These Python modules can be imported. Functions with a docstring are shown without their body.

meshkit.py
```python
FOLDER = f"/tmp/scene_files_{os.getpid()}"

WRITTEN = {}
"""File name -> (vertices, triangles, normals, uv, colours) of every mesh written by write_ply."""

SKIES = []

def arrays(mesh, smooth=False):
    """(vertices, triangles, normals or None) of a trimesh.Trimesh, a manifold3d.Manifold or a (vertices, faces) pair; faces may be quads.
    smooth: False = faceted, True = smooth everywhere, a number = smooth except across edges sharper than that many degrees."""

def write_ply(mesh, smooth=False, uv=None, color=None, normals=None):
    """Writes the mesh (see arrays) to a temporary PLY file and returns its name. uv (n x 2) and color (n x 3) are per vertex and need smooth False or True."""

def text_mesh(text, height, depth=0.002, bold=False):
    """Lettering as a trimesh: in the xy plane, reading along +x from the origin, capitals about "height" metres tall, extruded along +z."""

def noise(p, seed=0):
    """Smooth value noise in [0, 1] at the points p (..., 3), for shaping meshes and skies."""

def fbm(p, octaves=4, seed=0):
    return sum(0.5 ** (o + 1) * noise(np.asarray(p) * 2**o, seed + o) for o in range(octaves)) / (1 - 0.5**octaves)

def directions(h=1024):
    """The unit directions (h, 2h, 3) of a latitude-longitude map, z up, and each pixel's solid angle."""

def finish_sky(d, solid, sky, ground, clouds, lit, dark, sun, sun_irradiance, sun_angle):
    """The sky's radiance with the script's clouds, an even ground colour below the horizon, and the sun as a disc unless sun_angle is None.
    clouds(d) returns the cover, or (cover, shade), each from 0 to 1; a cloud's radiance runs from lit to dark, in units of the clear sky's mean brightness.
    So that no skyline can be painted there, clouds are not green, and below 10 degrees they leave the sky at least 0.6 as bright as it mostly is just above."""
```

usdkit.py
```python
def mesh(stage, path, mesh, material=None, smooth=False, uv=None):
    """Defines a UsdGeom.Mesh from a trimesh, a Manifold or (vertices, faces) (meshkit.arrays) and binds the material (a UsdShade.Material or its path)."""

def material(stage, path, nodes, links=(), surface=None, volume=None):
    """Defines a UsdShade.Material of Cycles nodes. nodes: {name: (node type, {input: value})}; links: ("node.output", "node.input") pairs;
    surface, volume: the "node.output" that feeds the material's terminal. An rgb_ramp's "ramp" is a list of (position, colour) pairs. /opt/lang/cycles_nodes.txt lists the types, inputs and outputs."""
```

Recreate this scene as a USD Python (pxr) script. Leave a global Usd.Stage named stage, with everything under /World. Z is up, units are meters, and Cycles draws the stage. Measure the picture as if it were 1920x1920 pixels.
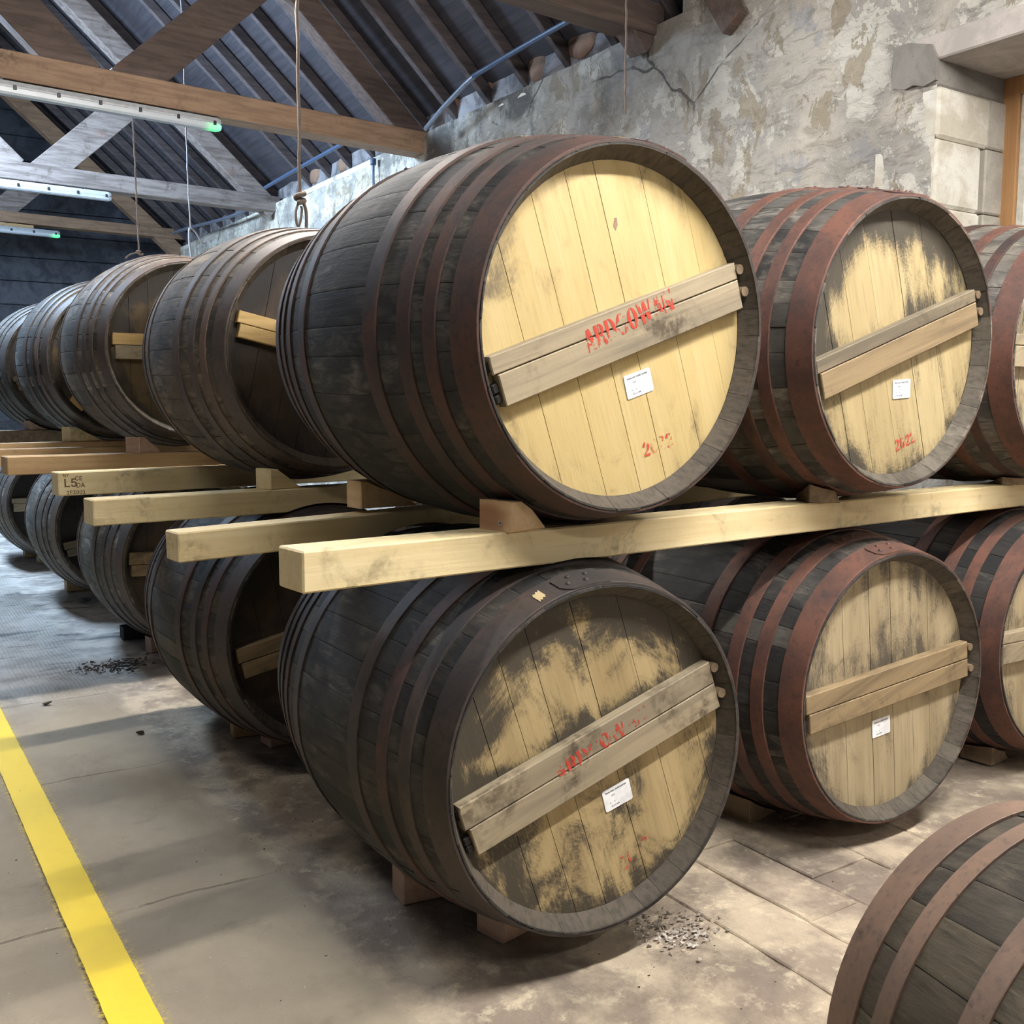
import math
import numpy as np
import trimesh
import shapely
import shapely.affinity as aff
from shapely.geometry import Polygon, Point, box as sbox, LineString
from shapely.ops import unary_union
import usdkit
import meshkit
from pxr import Usd, UsdGeom, UsdLux, UsdShade, Gf, Sdf

stage = Usd.Stage.CreateInMemory()
UsdGeom.SetStageUpAxis(stage, 'Z')
UsdGeom.SetStageMetersPerUnit(stage, 1.0)
UsdGeom.Xform.Define(stage, '/World')
UsdGeom.Scope.Define(stage, '/World/Looks')

H = 1.395                                   # eye height above the floor

# ------------------------------------------------------------------ camera
R_ = np.array([0.83736608, -0.54663874, 0.00203266])
U_ = np.array([0.05648954, 0.09023059, 0.99431754])
F_ = np.array([0.5437159, 0.83249296, -0.10643541])
cam = UsdGeom.Camera.Define(stage, '/World/camera')
cam.CreateHorizontalApertureAttr(36.0)
cam.CreateFocalLengthAttr(36.0 * 1900 / 1920)
cam.CreateClippingRangeAttr(Gf.Vec2f(0.05, 200))
cam.CreateExposureAttr(0.80)
cam.AddTransformOp().Set(Gf.Matrix4d(*R_, 0, *U_, 0, *(-F_), 0, 0, 0, H, 1))

# ------------------------------------------------------------------ light
sky = UsdLux.DomeLight.Define(stage, '/World/sky')
sky.CreateIntensityAttr(0.05)
sky.CreateColorAttr(Gf.Vec3f(0.75, 0.87, 1.0))


def rect_light(name, pos, aim, along, w, h, intensity, color):
    """An area light at pos facing the direction aim, its width along the direction along."""
    l = UsdLux.RectLight.Define(stage, '/World/' + name)
    z = -np.array(aim, float); z /= np.linalg.norm(z)
    x = np.array(along, float); x -= z * (x @ z); x /= np.linalg.norm(x)
    y = np.cross(z, x)
    l.AddTransformOp().Set(Gf.Matrix4d(*x, 0, *y, 0, *z, 0, *map(float, pos), 1))
    l.CreateWidthAttr(w); l.CreateHeightAttr(h)
    l.CreateIntensityAttr(intensity); l.CreateColorAttr(Gf.Vec3f(*color))


AX = np.array([0.9965, 0.084, 0.0])         # the direction of the rails and tie beams
AY = np.array([-0.084, 0.9965, 0.0])
WARM, COOL = (1.0, 0.96, 0.91), (0.56, 0.76, 1.0)
LAMP = 1.0                                  # brightness of the lit battens
rect_light('skylight_near', (0.05, 9.9, 3.10 + H), (0.75, 0.05, -0.65), (0, 1, 0), 1.9, 0.9, 66.0, COOL)
rect_light('skylight_far', (0.05, 13.6, 3.10 + H), (0.75, 0, -0.65), (0, 1, 0), 1.3, 0.9, 22.0, COOL)

# ------------------------------------------------------------------ helpers
_used = {}


def path_for(name, parent=None):
    base = (str(parent.GetPath()) if parent is not None else '/World') + '/' + name
    k = _used.get(base, 0)
    _used[base] = k + 1
    return base if k == 0 else f'{base}_{k:03d}'


def tag(p, label=None, cat=None, group=None, kind=None):
    for key, v in (('label', label), ('category', cat), ('group', group), ('kind', kind)):
        if v:
            p.SetCustomDataByKey(key, v)
    return p


def obj(name, mesh, mat, parent=None, smooth=30, **kw):
    m = usdkit.mesh(stage, path_for(name, parent), mesh, mat, smooth=smooth)
    return tag(m.GetPrim(), **kw)


def thing(name, label=None, cat=None, group=None, kind=None, M=None, parent=None):
    x = UsdGeom.Xform.Define(stage, path_for(name, parent))
    if M is not None:
        x.AddTransformOp().Set(Gf.Matrix4d(*np.asarray(M, float).T.ravel()))
    return tag(x.GetPrim(), label, cat, group, kind)


def frame(origin, x, y, z):
    M = np.eye(4)
    M[:3, 0], M[:3, 1], M[:3, 2], M[:3, 3] = x, y, z, origin
    return M


def cat_meshes(ms):
    return trimesh.util.concatenate(ms)


def hull(pts):
    return trimesh.convex.convex_hull(np.asarray(pts, float))


def cbox(x0, x1, y0, y1, z0, z1, b=0.004):
    """A box with chamfered edges."""
    p = []
    for sx, X in ((1, x0), (-1, x1)):
        for sy, Y in ((1, y0), (-1, y1)):
            for sz, Z in ((1, z0), (-1, z1)):
                p += [(X + sx * b, Y + sy * b, Z), (X + sx * b, Y, Z + sz * b), (X, Y + sy * b, Z + sz * b)]
    return hull(p)


def beam(p0, p1, w, h, up=(0, 0, 1), b=0.006):
    """A squared timber from p0 to p1 (centre line), w across and h along up."""
    p0, p1 = np.array(p0, float), np.array(p1, float)
    L = np.linalg.norm(p1 - p0)
    d = (p1 - p0) / L
    s = np.cross(d, up); s /= np.linalg.norm(s)
    u = np.cross(s, d)
    m = cbox(0, L, -w / 2, w / 2, -h / 2, h / 2, b)
    m.apply_transform(frame(p0, d, -s, u))
    return m


def tube(points, r, sides=10):
    p = np.asarray(points, float)
    t = np.gradient(p, axis=0)
    t /= np.linalg.norm(t, axis=1, keepdims=True)
    ref = np.array([0.13, 0.21, 0.97])
    if abs((t @ ref)).max() > 0.95:
        ref = np.array([0.97, 0.2, 0.1])
    a = np.cross(t, ref); a /= np.linalg.norm(a, axis=1, keepdims=True)
    b = np.cross(t, a)
    ang = np.arange(sides) * 2 * np.pi / sides
    v = (p[:, None] + r * (np.cos(ang)[None, :, None] * a[:, None] + np.sin(ang)[None, :, None] * b[:, None])).reshape(-1, 3)
    f = []
    for i in range(len(p) - 1):
        for j in range(sides):
            q = [i * sides + j, i * sides + (j + 1) % sides, (i + 1) * sides + (j + 1) % sides, (i + 1) * sides + j]
            f += [(q[0], q[1], q[2]), (q[0], q[2], q[3])]
    n = len(p)
    for j in range(1, sides - 1):
        f += [(0, j + 1, j), ((n - 1) * sides, (n - 1) * sides + j, (n - 1) * sides + j + 1)]
    m = trimesh.Trimesh(v, f, process=False)
    m.fix_normals()
    return m


def spline(pts, n=24):
    from scipy.interpolate import make_interp_spline
    p = np.asarray(pts, float)
    t = np.r_[0, np.cumsum(np.linalg.norm(np.diff(p, axis=0), axis=1))]
    return make_interp_spline(t, p, k=min(3, len(p) - 1))(np.linspace(0, t[-1], n))


def grid_mesh(nu, nv, fn):
    u, v = np.meshgrid(np.linspace(0, 1, nu + 1), np.linspace(0, 1, nv + 1), indexing='ij')
    P = fn(u, v)
    idx = np.arange((nu + 1) * (nv + 1)).reshape(nu + 1, nv + 1)
    a, b, c, d = idx[:-1, :-1].ravel(), idx[1:, :-1].ravel(), idx[1:, 1:].ravel(), idx[:-1, 1:].ravel()
    return P.reshape(-1, 3), np.c_[np.r_[a, a], np.r_[b, c], np.r_[c, d]]


def prism(poly, d):
    """A shapely polygon in (x, z) standing from y = 0 to y = d."""
    ms = []
    for g in getattr(poly, 'geoms', [poly]):
        if g.is_empty or g.area < 1e-9 or g.geom_type != 'Polygon':
            continue
        m = trimesh.creation.extrude_polygon(g, d, engine='earcut')
        v = m.vertices.copy()
        m.vertices = np.c_[v[:, 0], d - v[:, 2], v[:, 1]]
        m.fix_normals()
        ms.append(m)
    return cat_meshes(ms) if ms else None


# ------------------------------------------------------------------ materials
def C(r, g, b):
    c = np.array([r, g, b], float) / 255
    return tuple(np.where(c <= 0.04045, c / 12.92, ((c + 0.055) / 1.055) ** 2.4))


class G:
    """A small writer of node graphs: every call adds a node and returns its output."""

    def __init__(s):
        s.n, s.l = {}, []

    def add(s, kind, out, **kw):
        name = f'{kind}_{len(s.n)}'
        vals = {}
        for k, v in kw.items():
            if isinstance(v, str) and '.' in v and v.split('.')[0] in s.n:
                s.l.append((v, f'{name}.{k}'))
            else:
                vals[k] = v
        s.n[name] = (kind, vals)
        return f'{name}.{out}'

    def obj(s): return s.add('texture_coordinate', 'object')
    def pos(s): return s.add('geometry', 'position')
    def rnd(s): return s.add('object_info', 'random')
    def loc(s): return s.add('object_info', 'location')
    def vadd(s, a, b): return s.add('vector_math', 'vector', math_type='add', vector1=a, vector2=b)
    def vmul(s, a, b): return s.add('vector_math', 'vector', math_type='multiply', vector1=a, vector2=b)
    def vscale(s, a, k): return s.add('vector_math', 'vector', math_type='scale', vector1=a, scale=k)
    def dot(s, a, b): return s.add('vector_math', 'value', math_type='dot_product', vector1=a, vector2=b)
    def length(s, a): return s.add('vector_math', 'value', math_type='length', vector1=a)
    def xyz(s, v): 
        a = s.add('separate_xyz', 'x', vector=v)
        b = a.split('.')[0]
        return b + '.x', b + '.y', b + '.z'
    def comb(s, x, y, z): return s.add('combine_xyz', 'vector', x=x, y=y, z=z)
    def m(s, op, a, b=0.0, clamp=False): return s.add('math', 'value', math_type=op, value1=a, value2=b, use_clamp=clamp)
    def noise(s, v, scale, detail=4.0, rough=0.55, dist=0.0): return s.add('noise_texture', 'fac', vector=v, scale=scale, detail=detail, roughness=rough, distortion=dist)
    def ncol(s, v, scale, detail=3.0): return s.add('noise_texture', 'color', vector=v, scale=scale, detail=detail)
    def vor(s, v, scale, feature='f1', out='distance', rand=1.0): return s.add('voronoi_texture', out, vector=v, scale=scale, feature=feature, randomness=rand)
    def ramp(s, f, stops): return s.add('rgb_ramp', 'color', fac=f, ramp=stops)
    def fr(s, f, a, b): return s.add('map_range', 'result', range_type='smoothstep', value=f, from_min=a, from_max=b, to_min=0.0, to_max=1.0, clamp=True)
    def mix(s, f, a, b, kind='mix'): return s.add('mix_color', 'result', blend_type=kind, fac=f, a=a, b=b)
    def bump(s, h, strength=0.4, dist=0.004): return s.add('bump', 'normal', height=h, strength=strength, distance=dist)

    def done(s, name, color, rough=0.7, normal=None, **kw):
        args = dict(base_color=color, roughness=rough, **kw)
        if normal:
            args['normal'] = normal
        p = s.add('principled_bsdf', 'BSDF', **args)
        return usdkit.material(stage, f'/World/Looks/{name}', s.n, s.l, surface=p)


def stretch(g, v, k):
    return g.vmul(v, k)


def dim(k, *cs):
    return [tuple(255 * (1.055 * (x * k) ** (1 / 2.4) - 0.055) for x in C(*c)) for c in cs]


def plain(name, rgb, rough=0.6, **kw):
    g = G()
    n = g.noise(g.obj(), 30.0, 3.0)
    c = g.mix(g.fr(n, 0.3, 0.7), C(*rgb), tuple(x * 0.8 for x in C(*rgb)))
    return g.done(name, c, rough, **kw)


def stave_mat(name, dark, mid, light, seed, dusty=0.35, inner=None):
    """Weathered oak, its grain along y (the stave)."""
    g = G()
    q = g.vadd(g.obj(), g.vscale(g.loc(), 3.7))
    q = g.vadd(q, (seed * 3.1, seed * 1.7, seed * 5.3))
    grain = g.noise(stretch(g, q, (70, 4.0, 70)), 1.0, 5.0, 0.6)
    patch = g.noise(stretch(g, q, (6, 3.6, 6)), 1.0, 5.0, 0.62, 0.5)
    worn = g.noise(stretch(g, q, (26, 7, 26)), 1.0, 6.0, 0.7, 0.6)
    big = g.noise(stretch(g, q, (3.4, 2.6, 3.4)), 1.0, 4.0, 0.6, 0.3)
    c = g.mix(g.fr(patch, 0.34, 0.66), C(*dark), C(*mid))
    c = g.mix(g.m('multiply', g.m('multiply', g.fr(worn, 0.42, 0.70), g.fr(big, 0.40, 0.62)), dusty * 1.7, True), c, C(*light))
    c = g.mix(g.m('multiply', g.fr(grain, 0.5, 0.8), 0.65), c, tuple(x * 0.35 for x in C(*dark)))
    sc = g.noise(stretch(g, q, (40, 55, 40)), 1.0, 4.0, 0.6)
    c = g.mix(g.m('multiply', g.fr(sc, 0.74, 0.78), 0.6), c, C(186, 172, 148))
    if inner is not None:
        x, y, z = g.xyz(g.obj())
        rr = g.length(g.comb(x, 0.0, g.m('subtract', z, 0.510)))
        wood = g.mix(g.fr(grain, 0.4, 0.7), C(*inner), tuple(k * 0.55 for k in C(*inner)))
        c = g.mix(g.m('multiply', g.fr(rr, 0.423, 0.419), 0.85), c, wood)
    v = g.add('hsv', 'color', hue=0.5, saturation=1.0, value=g.add('map_range', 'result', value=g.rnd(), from_min=0.0, from_max=1.0, to_min=0.84, to_max=1.14), fac=1.0, color=c)
    h = g.m('add', g.m('multiply', grain, 0.6), g.m('multiply', worn, 0.8))
    return g.done(name, v, 0.78, g.bump(h, 0.55, 0.004))


def hoop_mat(name, a, b, c2, seed, fleck=0.8):
    g = G()
    q = g.vadd(g.obj(), g.vscale(g.loc(), 2.3))
    q = g.vadd(q, (seed * 2.1, seed * 4.7, seed * 1.3))
    n = g.noise(q, 6.0, 7.0, 0.68, 0.3)
    f = g.noise(q, 55.0, 5.0, 0.68)
    c = g.mix(g.fr(n, 0.36, 0.62), C(*a), C(*b))
    c = g.mix(g.m('multiply', g.fr(f, 0.50, 0.70), 0.7), c, C(*c2))
    e = g.noise(q, 13.0, 5.0, 0.62)
    c = g.mix(g.m('multiply', g.fr(e, 0.58, 0.72), 0.55), c, C(58, 52, 54))
    s = g.noise(stretch(g, q, (34, 34, 34)), 1.0, 6.0, 0.7)
    c = g.mix(g.m('multiply', g.fr(s, 0.69, 0.74), fleck), c, C(205, 140, 85))
    c = g.mix(g.m('multiply', g.fr(s, 0.36, 0.30), 0.5), c, C(38, 30, 30))
    return g.done(name, c, 0.62, g.bump(f, 0.35, 0.002), metallic=0.15)


def timber_mat(name, a, b, c2, axis=0, dirt=0.4, knot=0.0, seed=0.0, phi=None):
    """Sawn wood with its grain along one axis of the object."""
    g = G()
    a, b, c2 = dim(0.84, a, b, c2) if a[0] > 200 else (a, b, c2)
    o = g.obj()
    if phi is not None:
        o = g.comb(g.dot(o, (math.cos(phi), 0, math.sin(phi))), g.dot(o, (0, 1, 0)), g.dot(o, (-math.sin(phi), 0, math.cos(phi))))
    q = g.vadd(o, g.vscale(g.loc(), 1.9))
    q = g.vadd(q, (seed, seed * 2.3, seed * 0.7))
    k = [26.0, 26.0, 26.0]; k[axis] = 1.6
    w = [70.0, 70.0, 70.0]; w[axis] = 3.0
    n = g.noise(stretch(g, q, tuple(k)), 1.0, 4.0, 0.55, 0.4)
    f = g.noise(stretch(g, q, tuple(w)), 1.0, 4.0, 0.6)
    d = g.noise(q, 5.0, 6.0, 0.65, 0.7)
    s = g.noise(q, 38.0, 4.0, 0.6)
    c = g.mix(g.fr(n, 0.35, 0.66), C(*a), C(*b))
    c = g.mix(g.m('multiply', g.fr(f, 0.52, 0.75), 0.35), c, C(*c2))
    c = g.mix(g.m('multiply', g.m('multiply', g.fr(d, 0.50, 0.72), g.fr(s, 0.35, 0.62)), dirt), c, C(70, 58, 44))
    if knot:
        kd = g.vor(stretch(g, q, tuple(3.2 if i != axis else 1.6 for i in range(3))), 1.0)
        c = g.mix(g.m('multiply', g.fr(kd, 0.17, 0.06), knot), c, C(140, 78, 44))
    h = g.m('add', f, g.m('multiply', s, 0.5))
    return g.done(name, c, 0.7, g.bump(h, 0.25, 0.003))


def head_mat(name, phi, zc, pale, mid, tan, soot, grime, top, bar_v, scrub=1.0, seed=0.0, streaky=0.0):
    """A cask head: oak boards across the bar's direction, soot brushed over it where it has gathered; its upper rim is darker."""
    g = G()
    pale, mid, tan = dim(0.68, pale, mid, tan)
    p = g.vadd(g.obj(), (0, 0, -zc))
    c_, s_ = math.cos(phi), math.sin(phi)
    u = g.dot(p, (c_, 0, s_))
    v = g.dot(p, (-s_, 0, c_))
    uv = g.comb(u, v, 0.0)
    q = g.vadd(uv, (seed, seed * 1.7, 0))
    grain = g.noise(stretch(g, q, (90, 5, 1)), 1.0, 5.0, 0.6)
    board = g.noise(stretch(g, q, (9, 0.8, 1)), 1.0, 2.0)
    r = g.length(g.comb(u, v, 0.0))
    th = g.m('arctan2', v, u)
    polar = g.comb(g.m('multiply', th, 1.1), g.m('multiply', r, 1.0), seed)
    cloud = g.noise(stretch(g, q, (6.5, 4.0, 1)), 1.0, 5.0, 0.6, 0.9)
    streak = g.noise(stretch(g, q, (15, 1.6, 1)), 1.0, 3.0, 0.5, 0.2)
    brush = g.noise(stretch(g, q, (210, 26, 1)), 1.0, 4.0, 0.7, 0.3)
    swirl = g.noise(stretch(g, polar, (16, 190, 1)), 1.0, 4.0, 0.7, 0.3)
    speck = g.noise(q, 120.0, 4.0, 0.7)
    col = g.mix(g.fr(board, 0.38, 0.62), C(*pale), C(*mid))
    col = g.mix(g.m('multiply', g.fr(grain, 0.48, 0.74), 0.5), col, C(*tan))
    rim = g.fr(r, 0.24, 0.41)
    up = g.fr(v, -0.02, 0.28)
    toprim = g.m('multiply', rim, up)  # darker tone towards the upper rim
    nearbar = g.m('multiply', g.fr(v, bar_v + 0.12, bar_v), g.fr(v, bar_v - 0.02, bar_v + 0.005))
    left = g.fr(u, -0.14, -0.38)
    low = g.m('multiply', g.fr(r, 0.33, 0.41), g.fr(v, 0.0, -0.2))
    base_ = g.m('add', g.m('multiply', cloud, 1.0 - streaky), g.m('multiply', streak, streaky))
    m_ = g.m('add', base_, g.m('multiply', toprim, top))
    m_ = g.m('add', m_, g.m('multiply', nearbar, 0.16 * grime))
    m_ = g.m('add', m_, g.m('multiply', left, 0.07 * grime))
    m_ = g.m('add', m_, g.m('multiply', low, 0.10))
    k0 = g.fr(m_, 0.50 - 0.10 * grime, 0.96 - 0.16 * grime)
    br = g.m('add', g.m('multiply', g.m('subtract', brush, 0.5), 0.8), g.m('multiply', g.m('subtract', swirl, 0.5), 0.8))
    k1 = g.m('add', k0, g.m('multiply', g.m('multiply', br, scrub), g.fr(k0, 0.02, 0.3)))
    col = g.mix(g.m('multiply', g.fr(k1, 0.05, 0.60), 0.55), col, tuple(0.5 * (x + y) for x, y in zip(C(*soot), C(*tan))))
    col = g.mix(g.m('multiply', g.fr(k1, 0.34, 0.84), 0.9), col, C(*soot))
    col = g.mix(g.m('multiply', g.fr(speck, 0.66, 0.74), 0.25 + 0.3 * grime), col, C(*soot))
    h = g.m('add', grain, g.m('multiply', brush, 0.6))
    return g.done(name, col, 0.68, g.bump(h, 0.3, 0.003))


M = {}
for i, (d, m_, l) in enumerate([((29, 29, 31), (48, 47, 46), (108, 103, 95)), ((25, 25, 27), (42, 41, 41), (92, 88, 82)), ((33, 33, 34), (58, 56, 53), (118, 112, 102)), ((28, 27, 29), (50, 47, 44), (98, 91, 82))]):
    M[f'stave{i}'] = stave_mat(f'oak_dark_{i}', d, m_, l, i + 1, 0.42, (84, 76, 65))
for i, (d, m_, l) in enumerate([((58, 57, 54), (98, 94, 88), (156, 150, 140)), ((48, 47, 46), (84, 80, 74), (140, 134, 124)), ((66, 63, 58), (112, 106, 97), (164, 156, 144))]):
    M[f'grey{i}'] = stave_mat(f'oak_grey_{i}', d, m_, l, i + 11, 0.6, (92, 85, 74))
for i, (d, m_, l) in enumerate([((52, 47, 41), (92, 82, 70), (130, 118, 100)), ((46, 42, 38), (80, 72, 62), (118, 106, 92)), ((60, 53, 45), (104, 92, 77), (140, 124, 104))]):
    M[f'tan{i}'] = stave_mat(f'oak_tan_{i}', d, m_, l, i + 21, 0.55, (88, 78, 66))
for i, (d, m_, l) in enumerate([((50, 46, 40), (80, 72, 60), (112, 102, 86)), ((44, 41, 37), (70, 64, 55), (104, 95, 80)), ((56, 51, 43), (88, 79, 64), (118, 106, 88))]):
    M[f'brown{i}'] = stave_mat(f'oak_brown_{i}', d, m_, l, i + 41, 0.5)
M['hoop_dark'] = hoop_mat('iron_dark', (58, 49, 47), (82, 57, 49), (48, 43, 43), 1)
M['hoop_rust'] = hoop_mat('iron_rust', (84, 62, 56), (112, 76, 63), (66, 54, 53), 2)
M['hoop_grey'] = hoop_mat('iron_grey', (56, 52, 51), (74, 63, 58), (46, 43, 43), 3, 0.4)
M['hoop_pale'] = hoop_mat('iron_pale', (118, 99, 88), (136, 111, 95), (100, 86, 79), 4)
M['hoop_tan'] = hoop_mat('iron_tan', (92, 78, 68), (108, 88, 74), (76, 66, 60), 6)
M['hoop_far'] = hoop_mat('iron_far', (76, 67, 62), (92, 77, 69), (64, 57, 55), 5, 0.5)
M['end_grain'] = stave_mat('oak_end', (52, 50, 48), (82, 78, 70), (130, 120, 104), 31, 0.5)
PH = dict(a=math.radians(19.3), b=math.radians(18.0), c=math.radians(18.3), d=math.radians(5.3))
ZC = 0.510
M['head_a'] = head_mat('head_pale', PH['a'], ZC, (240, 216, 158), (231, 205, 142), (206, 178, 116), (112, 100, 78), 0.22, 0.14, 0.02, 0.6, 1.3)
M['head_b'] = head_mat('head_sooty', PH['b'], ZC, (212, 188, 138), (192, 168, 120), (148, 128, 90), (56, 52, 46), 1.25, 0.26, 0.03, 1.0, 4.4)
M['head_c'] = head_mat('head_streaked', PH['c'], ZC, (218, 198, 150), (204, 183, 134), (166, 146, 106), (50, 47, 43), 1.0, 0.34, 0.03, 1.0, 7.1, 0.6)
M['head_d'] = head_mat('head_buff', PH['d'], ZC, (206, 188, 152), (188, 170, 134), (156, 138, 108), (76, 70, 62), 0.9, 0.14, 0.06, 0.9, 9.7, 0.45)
M['head_e'] = head_mat('head_brown', math.radians(10), ZC, (88, 72, 56), (72, 60, 48), (58, 48, 40), (40, 37, 36), 0.8, 0.35, 0.08, 0.6, 12.0)
M['head_f'] = head_mat('head_oak', math.radians(0), ZC, (128, 108, 76), (112, 94, 66), (92, 78, 56), (58, 53, 48), 0.6, 0.45, 0.08, 0.6, 15.0)
for k, phi in PH.items():
    pass
M['bar_grey'] = timber_mat('bar_grey', (164, 150, 124), (136, 125, 105), (92, 86, 77), 0, 0.95, seed=2.0, phi=PH['a'])
M['bar_dark'] = timber_mat('bar_dark', (132, 120, 98), (102, 93, 78), (68, 63, 57), 0, 0.9, seed=5.0, phi=PH['c'])
M['bar_brown'] = timber_mat('bar_brown', (150, 130, 98), (118, 101, 76), (82, 71, 58), 0, 0.8, seed=7.0, phi=PH['c'])
M['bar_new'] = timber_mat('bar_new', (226, 192, 130), (210, 174, 110), (170, 134, 82), 0, 0.3, seed=9.0)
for i in range(3):
    M[f'rail{i}'] = timber_mat(f'rail_pine_{i}', (240, 222, 176), (232, 210, 160), (208, 180, 130), 0, 0.55, 0.0, 3.0 * i + 1)
M['rail3'] = timber_mat('rail_amber', (196, 164, 120), (180, 146, 104), (146, 112, 78), 0, 0.4, 0.3, 11.0)
M['chock0'] = timber_mat('chock_pine', (240, 212, 168), (226, 190, 144), (196, 150, 108), 1, 0.25, 0.7, 2.0)
M['chock1'] = timber_mat('chock_red', (198, 172, 150), (184, 150, 128), (150, 104, 88), 1, 0.35, 0.9, 6.0)
M['chock2'] = timber_mat('chock_grey', (150, 130, 104), (124, 104, 82), (88, 72, 56), 1, 0.5, 0.4, 8.0)
M['beam_brown'] = timber_mat('beam_brown', (164, 134, 108), (142, 114, 92), (100, 80, 68), 0, 0.55, 0.35, 3.0)
M['beam_grey'] = timber_mat('beam_grey', (150, 138, 132), (116, 104, 98), (72, 64, 62), 0, 0.75, 0.2, 6.0)
M['beam_dark'] = timber_mat('beam_dark', (104, 88, 80), (84, 70, 65), (54, 48, 47), 0, 0.6, 0.2, 9.0)
M['rafter'] = timber_mat('rafter_wood', (92, 82, 82), (72, 65, 67), (50, 46, 49), 0, 0.5, 0.0, 12.0)
M['sarking'] = timber_mat('sarking_wood', (66, 62, 68), (52, 50, 56), (38, 37, 42), 1, 0.4, 0.0, 15.0)
M['peg'] = timber_mat('peg_wood', (130, 112, 88), (110, 94, 74), (80, 68, 56), 1, 0.3)
M['soot_wood'] = plain('soot_wood', (40, 36, 33), 0.85)
M['housing'] = plain('housing_white', (190, 193, 196), 0.45)
M['clip'] = plain('clip_steel', (70, 72, 76), 0.4, metallic=0.5)
M['rope'] = plain('rope_grey', (112, 100, 92), 0.9)
M['cord'] = plain('cord_white', (140, 136, 138), 0.85)
M['pipe'] = plain('pipe_blue', (70, 88, 116), 0.45)
M['pipe_grey'] = plain('pipe_steel', (128, 136, 152), 0.35, metallic=0.3)
M['card'] = plain('card_white', (244, 247, 252), 0.35)
M['ink'] = plain('ink_black', (58, 62, 78), 0.6)
M['scrap'] = plain('scrap_paper', (186, 168, 128), 0.8)
M['zinc'] = plain('zinc', (215, 215, 215), 0.3, metallic=0.7)
M['wire'] = plain('wire_black', (30, 30, 34), 0.6)
M['rubber'] = plain('soot_black', (26, 26, 28), 0.9)
M['frame_wood'] = timber_mat('frame_wood', (186, 142, 96), (174, 130, 86), (150, 108, 70), 2, 0.1, 0.0, 4.0)
M['frame_white'] = plain('frame_white', (226, 226, 216), 0.5)


def emit_mat(name, color, strength):
    return usdkit.material(stage, f'/World/Looks/{name}', {'e': ('emission', {'color': color, 'strength': strength})}, [], surface='e.emission')


def diffuser_mat():
    """Milky polycarbonate; its far end glows green over the little emergency lamp inside."""
    g = G()
    x, y, z = g.xyz(g.obj())
    f = g.fr(x, -0.20, -0.02)
    f = g.m('multiply', f, f)
    return g.done('diffuser', C(196, 203, 208), 0.35, emission_color=C(0, 235, 110), emission_strength=g.m('multiply', f, 1.0))


M['diffuser'] = diffuser_mat()
M['diffuser_plain'] = plain('diffuser_plain', (190, 196, 202), 0.35)
M['green'] = emit_mat('green_lamp', C(10, 240, 110), 1.1)
M['lit'] = emit_mat('lit_diffuser', WARM, 135.0 * LAMP)
M['lit_strong'] = emit_mat('lit_diffuser_strong', WARM, 150.0 * LAMP)
M['lit_fill'] = emit_mat('lit_diffuser_fill', WARM, 46.0 * LAMP)  # fill glow for the added, unseen battens


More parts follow.
